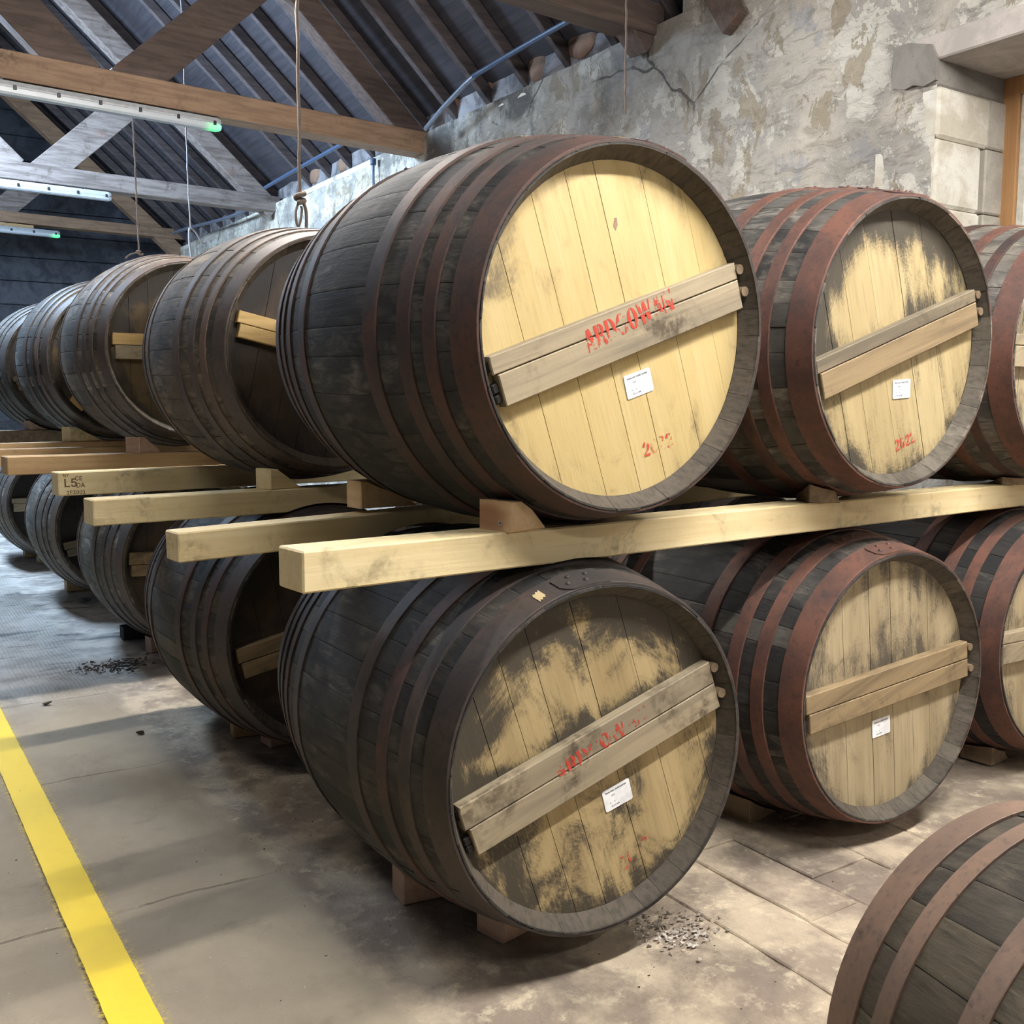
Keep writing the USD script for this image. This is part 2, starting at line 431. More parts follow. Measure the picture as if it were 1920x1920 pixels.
def red_ink(name, keep):
    g = G()
    q = g.obj()
    n = g.noise(q, 60.0, 5.0, 0.7)
    n2 = g.noise(q, 14.0, 3.0, 0.6)
    k = g.fr(g.m('add', g.m('multiply', n, 0.6), g.m('multiply', n2, 0.5)), 0.66 - keep * 0.3, 0.70 - keep * 0.3)
    p = g.add('principled_bsdf', 'BSDF', base_color=C(214, 78, 62), roughness=0.8)
    t = g.add('transparent_bsdf', 'BSDF', color=(1, 1, 1))
    mx = g.add('mix_closure', 'closure', fac=g.m('multiply', k, 0.62), closure1=t, closure2=p)
    return usdkit.material(stage, f'/World/Looks/{name}', g.n, g.l, surface=mx)


M['red'] = red_ink('stencil_red', 0.52)
M['red_worn'] = red_ink('stencil_red_worn', 0.34)
M['stamp'] = plain('stamp_ink', (116, 96, 74), 0.8)


def plaster_mat():
    """Old limewash over plaster over stone: flaked layers, wrinkles, stains and cracks."""
    g = G()
    q = g.pos()
    wq = g.vadd(q, g.vscale(g.ncol(q, 2.2, 4.0), 0.22))
    a = g.noise(q, 1.1, 8.0, 0.66, 0.2)
    b = g.noise(stretch(g, wq, (1, 1.0, 1.1)), 2.6, 9.0, 0.7, 0.2)
    c = g.noise(stretch(g, wq, (1, 1.5, 0.85)), 3.1, 8.0, 0.66, 0.2)
    d = g.noise(stretch(g, q, (1, 1.2, 1.0)), 6.5, 8.0, 0.7, 0.4)
    st = g.noise(q, 1.5, 8.0, 0.72, 0.2)
    fine = g.noise(q, 34.0, 6.0, 0.72)
    wr = g.noise(stretch(g, wq, (1, 0.75, 2.8)), 6.5, 7.0, 0.7, 0.9)
    wr2 = g.noise(stretch(g, wq, (1, 1.0, 2.2)), 17.0, 5.0, 0.7, 1.2)
    x, y, z = g.xyz(q)
    near = g.fr(y, 7.2, 5.2)
    col = g.mix(g.fr(a, 0.40, 0.60), C(184, 179, 172), C(218, 209, 194))
    l2 = g.fr(b, 0.52, 0.53)
    col = g.mix(g.m('multiply', l2, 0.75), col, C(238, 233, 220))
    l3 = g.fr(c, 0.585, 0.592)
    col = g.mix(g.m('multiply', l3, 0.8), col, C(176, 161, 136))
    l4 = g.fr(c, 0.395, 0.388)
    col = g.mix(g.m('multiply', l4, 0.7), col, C(184, 183, 184))
    l5 = g.fr(d, 0.63, 0.64)
    col = g.mix(g.m('multiply', l5, 0.8), col, C(236, 231, 214))
    stain = g.m('multiply', g.fr(st, 0.45, 0.66), g.m('add', g.m('multiply', g.m('subtract', 1.0, near), 0.35), 0.30))
    band = g.m('multiply', g.fr(z, 2.5, 3.4), g.m('multiply', g.fr(y, 3.8, 5.0), g.fr(y, 9.2, 8.2)))
    stain = g.m('add', stain, g.m('multiply', g.m('multiply', band, g.fr(a, 0.30, 0.58)), 0.62), True)
    col = g.mix(stain, col, C(92, 89, 86))
    col = g.mix(g.m('multiply', g.fr(wr, 0.50, 0.64), 0.42), col, C(122, 113, 100))
    col = g.mix(g.m('multiply', g.fr(wr2, 0.58, 0.70), 0.45), col, C(112, 104, 94))
    col = g.mix(g.m('multiply', g.fr(fine, 0.64, 0.76), 0.55), col, C(84, 78, 70))
    cr = g.vor(wq, 0.7, 'distance_to_edge')
    crk = g.m('multiply', g.fr(cr, 0.006, 0.002), g.fr(a, 0.47, 0.56))
    col = g.mix(g.m('multiply', crk, 0.8), col, C(62, 58, 54))
    h = g.m('add', g.m('multiply', wr, 1.2), g.m('multiply', fine, 0.22))
    h = g.m('add', h, g.m('multiply', wr2, 0.4))
    h = g.m('add', h, g.m('multiply', l2, 0.22))
    h = g.m('add', h, g.m('multiply', l3, -0.30))
    h = g.m('add', h, g.m('multiply', l5, 0.2))
    h = g.m('add', h, g.m('multiply', crk, -0.8))
    return g.done('plaster', col, 0.9, g.bump(h, 0.8, 0.014))


def floor_mat():
    g = G()
    q = g.pos()
    x, y, z = g.xyz(q)
    a = g.noise(q, 1.3, 6.0, 0.62, 0.4)
    b = g.noise(q, 3.6, 8.0, 0.68, 0.15)
    c = g.noise(q, 12.0, 6.0, 0.72, 0.1)
    f = g.noise(q, 70.0, 4.0, 0.65)
    wx = g.m('add', x, g.m('multiply', g.m('subtract', b, 0.5), 0.14))
    rough = g.fr(wx, 0.97, 1.05)
    smooth_c = g.mix(g.fr(a, 0.38, 0.64), C(150, 138, 120), C(168, 156, 136))
    smooth_c = g.mix(g.m('multiply', g.fr(b, 0.54, 0.7), 0.45), smooth_c, C(124, 112, 96))
    rough_c = g.mix(g.fr(b, 0.40, 0.60), C(150, 136, 122), C(196, 181, 158))
    rough_c = g.mix(g.m('multiply', g.fr(c, 0.52, 0.66), 0.7), rough_c, C(224, 210, 182))
    rough_c = g.mix(g.m('multiply', g.fr(a, 0.50, 0.64), 0.45), rough_c, C(128, 112, 104))
    col = g.mix(rough, smooth_c, rough_c)
    dark_mottle = g.m('multiply', g.fr(g.noise(stretch(g, q, (1.0, 0.7, 1)), 2.0, 5.0, 0.62, 0.6), 0.46, 0.66), g.m('multiply', g.fr(x, 1.05, 1.35), g.fr(y, 1.3, 2.0)))  # mottled darker tone on the floor around and behind the front casks
    col = g.mix(g.m('multiply', dark_mottle, 0.55), col, C(84, 76, 72))
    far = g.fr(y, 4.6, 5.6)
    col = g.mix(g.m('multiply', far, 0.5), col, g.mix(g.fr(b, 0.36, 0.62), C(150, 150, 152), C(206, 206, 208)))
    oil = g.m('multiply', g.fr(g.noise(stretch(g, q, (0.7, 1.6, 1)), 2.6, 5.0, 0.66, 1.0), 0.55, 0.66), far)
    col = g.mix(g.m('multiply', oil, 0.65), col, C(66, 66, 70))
    col = g.mix(g.m('multiply', g.fr(f, 0.66, 0.76), 0.5), col, C(70, 60, 52))
    col = g.mix(g.m('multiply', g.fr(f, 0.31, 0.25), 0.5), col, C(236, 226, 206))
    # joints cast across the slab and fine cracks
    wob = g.m('add', y, g.m('multiply', g.m('subtract', a, 0.5), 0.12))
    saw = g.m('abs' if False else 'absolute', g.m('subtract', g.m('fraction', g.m('divide', wob, 1.13)), 0.5))
    joint = g.m('multiply', g.fr(saw, 0.0060, 0.0018), g.m('subtract', 1.0, rough))
    col = g.mix(g.m('multiply', g.m('multiply', joint, g.fr(b, 0.45, 0.55)), 0.6), col, C(84, 74, 62))
    rib = g.add('wave_texture', 'fac', wave_type='bands', bands_direction='x', profile='sine', vector=g.vadd(q, g.vscale(g.ncol(q, 2.0, 2.0), 0.05)), scale=16.0, distortion=0.6, detail=1.0)
    ribs = g.m('multiply', g.m('multiply', rib, far), g.m('subtract', 1.0, rough))
    h = g.m('add', g.m('multiply', c, g.m('add', 0.35, g.m('multiply', rough, 1.3))), g.m('multiply', f, 0.2))
    h = g.m('add', h, g.m('multiply', b, g.m('multiply', rough, 1.4)))
    h = g.m('add', h, g.m('multiply', joint, -0.6))
    h = g.m('add', h, g.m('multiply', ribs, 0.5))
    return g.done('floor_concrete', col, 0.82, g.bump(h, 0.6, 0.012))


def yellow_mat():
    """Sprayed road paint: solid in the middle, ragged and misty at its edges."""
    g = G()
    q = g.obj()
    x, y, z = g.xyz(q)
    n = g.noise(q, 16.0, 5.0, 0.6)
    n2 = g.noise(q, 90.0, 4.0, 0.7)
    f = g.noise(stretch(g, q, (40, 8, 1)), 1.0, 4.0, 0.6)
    ax_ = g.m('absolute', g.m('add', x, g.m('multiply', g.m('subtract', n, 0.5), 0.006)))
    core = g.fr(ax_, 0.0540, 0.0515)
    mist = g.m('multiply', g.fr(ax_, 0.082, 0.052), g.m('multiply', g.fr(n2, 0.44, 0.66), 0.5))
    k = g.m('maximum', core, mist)
    ck = g.m('multiply', g.fr(f, 0.70, 0.76), 0.5)
    col = g.mix(ck, C(246, 212, 12), C(150, 122, 26))
    col = g.mix(g.m('multiply', g.fr(n, 0.45, 0.7), 0.25), col, C(236, 198, 8))
    p = g.add('principled_bsdf', 'BSDF', base_color=col, roughness=0.55)
    t = g.add('transparent_bsdf', 'BSDF', color=(1, 1, 1))
    mx = g.add('mix_closure', 'closure', fac=k, closure1=t, closure2=p)
    return usdkit.material(stage, '/World/Looks/yellow_paint', g.n, g.l, surface=mx)


def glass_mat():
    g = G()
    t = g.add('transparent_bsdf', 'BSDF', color=(0.92, 0.95, 0.95))
    gl = g.add('glossy_bsdf', 'BSDF', color=(1, 1, 1), roughness=0.03)
    mx = g.add('mix_closure', 'closure', fac=g.add('fresnel', 'fac', IOR=1.45), closure1=t, closure2=gl)
    return usdkit.material(stage, '/World/Looks/pane_glass', g.n, g.l, surface=mx)


def stone_mat(name, a, b, seed):
    g = G()
    q = g.vadd(g.pos(), (seed, 0, 0))
    n = g.noise(q, 5.0, 6.0, 0.65, 0.5)
    f = g.noise(q, 40.0, 5.0, 0.65)
    c = g.mix(g.fr(n, 0.38, 0.62), C(*a), C(*b))
    c = g.mix(g.m('multiply', g.fr(f, 0.56, 0.74), 0.4), c, tuple(k * 0.5 for k in C(*a)))
    return g.done(name, c, 0.9, g.bump(g.m('add', n, g.m('multiply', f, 0.3)), 0.5, 0.008))


M['plaster'] = plaster_mat()
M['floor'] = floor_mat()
M['yellow'] = yellow_mat()
M['glass'] = glass_mat()
M['cement'] = stone_mat('cement_patch', (134, 130, 124), (152, 147, 140), 1.0)
M['lintel'] = stone_mat('lintel_render', (206, 196, 188), (184, 176, 168), 3.0)
M['quoin'] = stone_mat('quoin_stone', (204, 196, 178), (232, 228, 216), 5.0)
M['jamb'] = stone_mat('jamb_stone', (164, 158, 148), (188, 182, 170), 7.0)
M['rubble'] = stone_mat('rubble_stone', (146, 116, 96), (124, 100, 86), 9.0)
M['slab0'] = stone_mat('slab_stone_0', (178, 158, 132), (200, 180, 150), 11.0)
M['slab1'] = stone_mat('slab_stone_1', (158, 138, 118), (186, 164, 140), 13.0)
M['slab2'] = stone_mat('slab_stone_2', (146, 126, 114), (174, 150, 130), 15.0)
M['infill'] = stone_mat('infill_wash', (98, 95, 96), (146, 142, 144), 17.0)
M['back'] = stone_mat('back_wall_soot', (56, 58, 66), (78, 80, 88), 19.0)
M['grit'] = stone_mat('grit', (150, 140, 128), (206, 200, 192), 21.0)
M['broken'] = stone_mat('broken_concrete', (112, 102, 94), (84, 78, 74), 25.0)
M['chip'] = stone_mat('chip_dark', (84, 66, 48), (52, 42, 34), 23.0)

# ------------------------------------------------------------------ casks
RH, RB, LEN = 0.428, 0.510, 1.19


SOLIDS = []


def scribe(m, Mx):
    """Cuts a timber (in its own frame Mx) to the round of the casks it touches."""
    import manifold3d as m3
    w = m.copy(); w.apply_transform(Mx)
    lo, hi = w.bounds
    out = m3.Manifold(m3.Mesh(np.asarray(w.vertices, np.float32), np.asarray(w.faces, np.uint32)))
    for s in SOLIDS:
        a, b = s.bounds
        if (a < hi).all() and (b > lo).all():
            out = out - m3.Manifold(m3.Mesh(np.asarray(s.vertices, np.float32), np.asarray(s.faces, np.uint32)))
    q = out.to_mesh()
    r = trimesh.Trimesh(q.vert_properties[:, :3], q.tri_verts, process=False)
    r.apply_transform(np.linalg.inv(Mx))
    return r


def cask(name, rim, yaw, pitch, staves, hoops, head, label, seed, group=None, Rh=RH, Rb=RB, L=LEN, phi=0.0, bar=None, hoop_t=None, n_stave=34, laps=(), card=None, year=None, word=None, scraps=(), splinter=None):
    """rim: the centre of the front chime seen from the eye; the axis runs back along yaw and pitch."""
    rng = np.random.default_rng(seed)
    yw, pt = math.radians(yaw), math.radians(pitch)
    n = np.array([math.sin(yw) * math.cos(pt), math.cos(yw) * math.cos(pt), math.sin(pt)])
    a = np.array([math.cos(yw), -math.sin(yw), 0.0])
    z = np.cross(a, n)
    rim = np.array(rim, float) + (0, 0, H)
    base = rim + n * L / 2 - z * Rb
    t = thing(name, label, 'cask', group, M=frame(base, a, n, z))
    off = np.array([0, -L / 2, Rb])
    prof = lambda s: Rb - (Rb - Rh) * ((s - L / 2) / (L / 2)) ** 2

    def put(nm, mesh, mat, parent=t, smooth=30, shift=True, **kw):
        if shift:
            mesh = mesh.copy(); mesh.apply_translation(off)
        return obj(nm, mesh, mat, parent, smooth, **kw)

    tv = np.linspace(-0.003, L + 0.003, 20)
    sol = trimesh.creation.revolve([(0, tv[0])] + [(prof(q) + 0.0145, q) for q in tv] + [(0, tv[-1])], sections=96)
    sol.vertices = np.c_[sol.vertices[:, 0], sol.vertices[:, 2], -sol.vertices[:, 1]] + off
    sol.apply_transform(frame(base, a, n, z))
    if sol.volume < 0:
        sol.invert()
    SOLIDS.append(sol)
    # staves
    w = rng.uniform(0.75, 1.25, n_stave); w = w / w.sum() * 2 * np.pi
    edge = np.r_[0, np.cumsum(w)] + rng.uniform(0, 6)
    ts = np.r_[0.0, 0.006, 0.05, np.linspace(0.12, L - 0.12, 11), L - 0.05, L - 0.006, L]
    inner_drop = np.r_[0.007, 0.009, 0.046, np.full(11, 0.042), 0.046, 0.009, 0.007]
    for k in range(n_stave):
        gap = 0.0010 / Rb
        a0, a1 = edge[k] + gap / 2, edge[k + 1] - gap / 2
        fr = np.array([0, 0.07, 0.5, 0.93, 1.0])
        lower = np.array([0.0014, 0.0, 0.0, 0.0, 0.0014])
        th = a0 + (a1 - a0) * fr
        dr = rng.normal(0, 0.0009)
        e0, e1 = rng.uniform(0, 0.003, 2)
        tt = ts.copy(); tt[:2] += e0; tt[-2:] -= e1
        ro = prof(ts)[:, None] + dr - lower[None]
        ro[0] -= 0.002; ro[-1] -= 0.002
        ri = (prof(ts) - inner_drop)[:, None] + 0 * lower[None]
        P = lambda r: np.stack([r * np.cos(th)[None], np.broadcast_to(tt[:, None], r.shape), r * np.sin(th)[None]], -1)
        V = np.concatenate([P(ro).reshape(-1, 3), P(ri).reshape(-1, 3)])
        nt, na = len(ts), 5
        I = lambda i, j, s: s * nt * na + i * na + j
        q = []
        for i in range(nt - 1):
            for j in range(na - 1):
                q.append((I(i, j, 0), I(i, j + 1, 0), I(i + 1, j + 1, 0), I(i + 1, j, 0)))
                q.append((I(i, j, 1), I(i + 1, j, 1), I(i + 1, j + 1, 1), I(i, j + 1, 1)))
            q.append((I(i, 0, 0), I(i + 1, 0, 0), I(i + 1, 0, 1), I(i, 0, 1)))
            q.append((I(i, na - 1, 0), I(i, na - 1, 1), I(i + 1, na - 1, 1), I(i + 1, na - 1, 0)))
        for j in range(na - 1):
            q.append((I(0, j, 0), I(0, j, 1), I(0, j + 1, 1), I(0, j + 1, 0)))
            q.append((I(nt - 1, j, 0), I(nt - 1, j + 1, 0), I(nt - 1, j + 1, 1), I(nt - 1, j, 1)))
        q = np.array(q)
        m = trimesh.Trimesh(V, np.vstack([q[:, [0, 1, 2]], q[:, [0, 2, 3]]]), process=False)
        if (m.face_normals[0] @ np.r_[np.cos(th[0]), 0, np.sin(th[0])]) < 0:
            m.invert()
        put('stave', m, M[staves[rng.integers(len(staves))]])

    # hoops: bands of iron, the chime hoop the widest
    front = hoop_t or [(0.004, 0.082), (0.134, 0.174), (0.222, 0.266), (0.356, 0.408)]
    bands = list(front) + [(L - b, L - c) for c, b in front]
    for i, (s0, s1) in enumerate(bands):
        s0 += rng.uniform(-0.003, 0.003) * (i % 4 > 0); s1 += rng.uniform(-0.003, 0.003)
        nseg = 96
        th = np.linspace(0, 2 * np.pi, nseg, endpoint=False)
        sec = [(s0, -0.002), (s0, 0.0035), (s0 + 0.001, 0.0045), (s1 - 0.001, 0.0045), (s1, 0.0035), (s1, -0.002)]
        V = np.concatenate([np.stack([(prof(s) + d) * np.cos(th), np.full(nseg, s), (prof(s) + d) * np.sin(th)], -1) for s, d in sec])
        ns = len(sec)
        q = [(j * nseg + k, ((j + 1) % ns) * nseg + k, ((j + 1) % ns) * nseg + (k + 1) % nseg, j * nseg + (k + 1) % nseg) for j in range(ns) for k in range(nseg)]
        q = np.array(q)
        m = trimesh.Trimesh(V, np.vstack([q[:, [0, 1, 2]], q[:, [0, 2, 3]]]), process=False)
        if m.volume < 0:
            m.invert()
        hp = put('hoop', m, M[hoops[i % len(hoops)]])
        if i in dict(laps):
            ang = dict(laps)[i]
            wd = s1 - s0
            arc = np.linspace(ang, ang - 0.30, 14)
            tip = np.array([0.30, 0.12, 0.03] + [0.0] * 11)
            vv = []
            for lv in (0.0046, 0.0078):
                for k2, th2 in enumerate(arc):
                    for fz in (tip[k2], 0.5, 1 - tip[k2] * 0.8):
                        s = s0 + wd * fz
                        vv.append(((prof(s) + lv) * math.cos(th2), s, (prof(s) + lv) * math.sin(th2)))
            put('hoop_lap', hull_strip(np.array(vv), 14, 3), M[hoops[i % len(hoops)]], hp)
            for du, fz in ((0.06, 0.35), (0.10, 0.70), (0.17, 0.3), (0.21, 0.66)) if wd > 0.06 else ((0.07, 0.5), (0.16, 0.5)):
                th2, s = ang - du, s0 + wd * fz
                rv = trimesh.creation.icosphere(1, 0.0075)
                rv.vertices *= (1, 1, 1)
                rv.apply_translation(((prof(s) + 0.006) * math.cos(th2), s, (prof(s) + 0.006) * math.sin(th2)))
                put('rivet', rv, M[hoops[i % len(hoops)]], hp)

    # heads
    rd = prof(0.052) - 0.0462
    c_, s_ = math.cos(phi), math.sin(phi)
    disc = Point(0, 0).buffer(rd, 48)
    x = -rd
    hp = thing('head', parent=t)
    while x < rd - 0.01:
        wd = rng.uniform(0.085, 0.135)
        if x + wd > rd - 0.05:
            wd = rd - x + 0.01
        strip = sbox(x + 0.0008, -1, x + wd - 0.0008, 1).intersection(disc)
        strip = aff.rotate(strip, math.degrees(phi), origin=(0, 0))
        m = prism(strip, 0.022)
        m.apply_translation((0, 0.052 + rng.uniform(-0.0009, 0.0009), 0))
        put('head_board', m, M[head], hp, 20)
        x += wd
    m = prism(disc, 0.02); m.apply_translation((0, L - 0.075, 0))
    put('rear_head', m, M['soot_wood'])

    # the bar across the head: two planks, their ends cut to the round, wooden pegs, dark blocks for the gaps
    ROT = frame((0, 0, 0), (c_, 0, s_), (0, 1, 0), (-s_, 0, c_))
    if bar:
        v_top, v_mid, v_bot, mats, y0 = bar['v'] + (bar['mat'], bar.get('y', 0.021))
        lim = Point(0, 0).buffer(Rh - 0.036, 48)
        for k2, (hi, lo) in enumerate(((v_top, v_mid + 0.0012), (v_mid - 0.0012, v_bot))):
            x0 = -0.392 + (0.0 if k2 == 0 else 0.012) + bar.get('l', 0)
            x1 = 0.384 + bar.get('r', 0)
            pl = sbox(x0, lo, x1, hi).intersection(lim.buffer(0.004))
            pl = pl.convex_hull
            inner = pl.buffer(-0.0025, join_style=2)
            vv = [(px, y, pz) for px, pz in pl.exterior.coords[:-1] for y in (0.0515, y0 + 0.0025)] + [(px, y0 + 0.0, pz) for px, pz in inner.exterior.coords[:-1]]
            m = hull(vv); m.apply_transform(ROT)
            put('bar_plank', m, M[mats[k2 % len(mats)]], t, 20)
        if bar.get('pegs', True):
            for (pu, pv) in bar.get('peg_at', ((0.399, v_top - 0.02), (0.402, v_mid - 0.035))):
                m = trimesh.creation.cylinder(0.0125, 0.035, sections=18)
                m.apply_transform(trimesh.transformations.rotation_matrix(np.pi / 2, [1, 0, 0]))
                m.apply_translation((pu - 0.006, 0.034, pv)); m.apply_transform(ROT)
                put('peg', m, M['peg'], t)
            for pv, hh in ((v_top - 0.022, 0.026), (v_mid - 0.03, 0.022), (v_bot + 0.02, 0.02)):
                uu = -math.sqrt((Rh - 0.03) ** 2 - pv ** 2)
                m = cbox(uu - 0.002, uu + 0.016, 0.030, 0.051, pv - hh / 2, pv + hh / 2, 0.003); m.apply_transform(ROT)  # dark block stands in for the shaded gap at the bar end
                put('wedge', m, M['soot_wood'], t, label='small dark wedge driven in at the end of the bar')
    if word:
        poly = stencil_word('ARDGOWAN', word['h'])
        x0, z0, x1, z1 = poly.bounds
        poly = aff.scale(poly, word['w'] / (x1 - x0), 1, origin=(0, 0))
        poly = aff.rotate(poly, 4.5, origin=(0, 0))
        poly = aff.translate(poly, word['u'] - poly.bounds[0], word['v'])
        m = prism(poly, 0.0006); m.apply_translation((0, bar.get('y', 0.021) - 0.0008, 0)); m.apply_transform(ROT)
        put('stencil_lettering', m, M[word['mat']], t, False, label='worn red stencilled word across the bar')
    for (ang, s0, s1, wd) in scraps:
        arc = np.linspace(ang, ang - wd, 6)
        vv = []
        for lv in (0.0048, 0.0062):
            for k2, th2 in enumerate(arc):
                for j2, q2 in enumerate((s0, s1)):
                    q2 = q2 + (0.004 if k2 % 2 else -0.002) + 0.01 * k2 / 6
                    vv.append(((prof(q2) + lv) * math.cos(th2), q2, (prof(q2) + lv) * math.sin(th2)))
        put('paper_scrap', hull_strip(np.array(vv), 6, 2), M['scrap'], t, 20, label='torn scrap of old paper label on the hoop')
    if splinter:
        m = hull([(0, 0.0515, 0), (0.012, 0.0515, 0.004), (0.004, 0.0515, -0.03), (-0.004, 0.0515, -0.02), (0.003, 0.047, 0.0), (0.006, 0.046, -0.016)])
        m.apply_translation((splinter[0], 0, splinter[1]))
        put('splinter', m, M['chock1'], t, 20, label='small brown splinter sticking out of the head')
    if year:
        poly = stencil_word('2022', year['h'])
        x0, z0, x1, z1 = poly.bounds
        poly = aff.scale(poly, year['w'] / (x1 - x0), 1, origin=(0, 0))
        poly = aff.translate(poly, -year['w'] / 2 - poly.bounds[0], -year['h'] / 2)
        poly = aff.translate(aff.rotate(poly, year['rot'], origin=(0, 0)), *year['at'])
        m = prism(poly, 0.0005); m.apply_translation((0, 0.0502, 0))
        put('stencil_year', m, M[year['mat']], t, False, label='red stencilled year 2022')
    if card:
        cw, ch = 0.086, 0.058
        K = frame((card['at'][0], 0.0497, card['at'][1]), (math.cos(card['rot']), 0, math.sin(card['rot'])), (0, 1, 0), (-math.sin(card['rot']), 0, math.cos(card['rot'])))
        pl = sbox(-cw / 2, -ch / 2, cw / 2, ch / 2).buffer(-0.005).buffer(0.005)
        m = prism(pl, 0.0016); m.apply_transform(K)
        cd = put('label_card', m, M['card'], t, False, label='small white label card with printed lines')
        lines = []
        for s, hgt, px, pz in (('Sherry Cask  25/ABT1/4700' + card['no'], 0.0042, -0.034, 0.0175), ('LAFF', 0.0032, -0.018, 0.006), ('H        4', 0.0034, -0.026, -0.012), ('A1 16 108', 0.0036, -0.024, -0.0215)):
            tm = meshkit.text_mesh(s, hgt, 0.0004)
            vv = tm.vertices.copy()
            if px == -0.034:
                vv[:, 0] *= 0.066 / vv[:, 0].max()
            tm.vertices = np.c_[vv[:, 0] + px, -vv[:, 2] - 0.0001, vv[:, 1] + pz]
            tm.fix_normals(); lines.append(tm)
        m = cat_meshes(lines); m.apply_transform(K)
        put('lettering', m, M['ink'], cd, False)
    return t


def hull_strip(v, na, nb):
    """A thin bent plate from two layers of na x nb points."""
    I = lambda s, i, j: s * na * nb + i * nb + j
    q = []
    for i in range(na - 1):
        for j in range(nb - 1):
            q.append((I(1, i, j), I(1, i + 1, j), I(1, i + 1, j + 1), I(1, i, j + 1)))
            q.append((I(0, i, j), I(0, i, j + 1), I(0, i + 1, j + 1), I(0, i + 1, j)))
        q.append((I(0, i, 0), I(0, i + 1, 0), I(1, i + 1, 0), I(1, i, 0)))
        q.append((I(0, i, nb - 1), I(1, i, nb - 1), I(1, i + 1, nb - 1), I(0, i + 1, nb - 1)))
    for j in range(nb - 1):
        q.append((I(0, 0, j), I(1, 0, j), I(1, 0, j + 1), I(0, 0, j + 1)))
        q.append((I(0, na - 1, j), I(0, na - 1, j + 1), I(1, na - 1, j + 1), I(1, na - 1, j)))
    q = np.array(q)
    m = trimesh.Trimesh(v, np.vstack([q[:, [0, 1, 2]], q[:, [0, 2, 3]]]), process=False)
    m.fix_normals()
    return m


def stencil_word(s, h):
    """Stencil capitals and figures: heavy stems, thin bridges left open."""
    def ring(cx, w, y0=0.0, y1=1.0, th=0.26):
        o = aff.translate(aff.scale(Point(0, 0).buffer(0.5, 24), w, y1 - y0), cx, (y0 + y1) / 2)
        i = aff.translate(aff.scale(Point(0, 0).buffer(0.5, 24), max(w - 2 * th, 0.05), (y1 - y0) - 0.14), cx, (y0 + y1) / 2)
        return o.difference(i)
    bar = lambda x0, y0, x1, y1: sbox(x0, y0, x1, y1)
    line = lambda p, w: LineString(p).buffer(w / 2, cap_style=2, join_style=2)
    gl = {}
    gl['A'] = (unary_union([line([(0.14, 0), (0.37, 1)], 0.10), line([(0.40, 1), (0.66, 0)], 0.24), bar(0.26, 0.26, 0.52, 0.36)]).intersection(sbox(0, 0, 0.8, 1)).difference(sbox(0, 0.44, 0.34, 0.52)).difference(sbox(0.46, 0.6, 0.8, 0.67)), 0.84)
    gl['R'] = (unary_union([bar(0, 0, 0.22, 1), ring(0.36, 0.5, 0.46, 1, 0.2).intersection(sbox(0.29, 0, 1, 1)), line([(0.38, 0.46), (0.62, 0)], 0.2)]), 0.76)
    gl['D'] = (unary_union([bar(0, 0, 0.22, 1), ring(0.30, 0.76, 0, 1, 0.22).intersection(sbox(0.30, 0, 1, 1))]), 0.78)
    gl['G'] = (unary_union([ring(0.36, 0.72, 0, 1, 0.22).difference(sbox(0.46, 0.44, 1, 0.74)).difference(sbox(0.32, -1, 0.40, 2)), bar(0.50, 0.1, 0.70, 0.42)]), 0.80)
    gl['O'] = (ring(0.36, 0.72, 0, 1, 0.24).difference(sbox(0.33, -1, 0.40, 2)), 0.80)
    gl['W'] = (unary_union([line([(0.10, 1), (0.30, 0)], 0.2), line([(0.30, 0), (0.48, 1)], 0.09), line([(0.50, 1), (0.70, 0)], 0.2), line([(0.72, 0), (0.92, 1)], 0.09)]).intersection(sbox(-0.1, 0, 1.1, 1)).difference(sbox(0, 0.46, 1.1, 0.54)), 1.04)
    gl['N'] = (unary_union([bar(0, 0, 0.09, 1), line([(0.14, 1), (0.56, 0)], 0.24).intersection(sbox(0, 0, 1, 1)), bar(0.62, 0, 0.71, 1)]), 0.80)
    two = unary_union([ring(0.32, 0.6, 0.42, 1, 0.2).difference(sbox(-1, 0.3, 0.30, 0.68)), line([(0.56, 0.62), (0.30, 0.3), (0.10, 0.12)], 0.17), bar(0.06, 0.0, 0.60, 0.15)])
    gl['2'] = (two.difference(sbox(0.30, 0.2, 0.38, 2)).difference(sbox(0, 0.16, 0.7, 0.21)), 0.72)
    gl['0'] = (ring(0.33, 0.62, 0, 1, 0.2).difference(sbox(0.29, -1, 0.37, 2)), 0.74)
    x, out = 0.0, []
    for ch in s:
        p, adv = gl[ch]
        out.append(aff.translate(p, x, 0)); x += adv
    return aff.scale(unary_union(out), h, h, origin=(0, 0))


SD = ['stave0', 'stave1', 'stave2', 'stave3']
SG = ['grey0', 'grey1', 'grey2']
ST = ['tan0', 'tan1', 'tan2']
TOP = 'casks on the upper tier'
cask('cask', (1.560, 1.865, 0.170), -0.43, 1.5, SD, ['hoop_dark'], 'head_a', 'large dark cask with the cleanest pale yellow head and a clear red word across it', 1, Rh=0.427, phi=PH['a'],
     bar=dict(v=(0.062, 0.019, -0.056), mat=('bar_grey', 'bar_grey')), card=dict(at=(0.0625, -0.122), rot=math.radians(17), no='2'),
     year=dict(at=(0.132, -0.272), rot=16, w=0.098, h=0.036, mat='red'), word=dict(u=-0.128, v=-0.013, w=0.285, h=0.052, mat='red'), laps=((0, 1.52), (1, 1.46), (2, 1.6), (3, 1.5)), scraps=((1.66, 0.03, 0.05, 0.07), (1.75, 0.36, 0.385, 0.08)), splinter=(-0.027, 0.262))
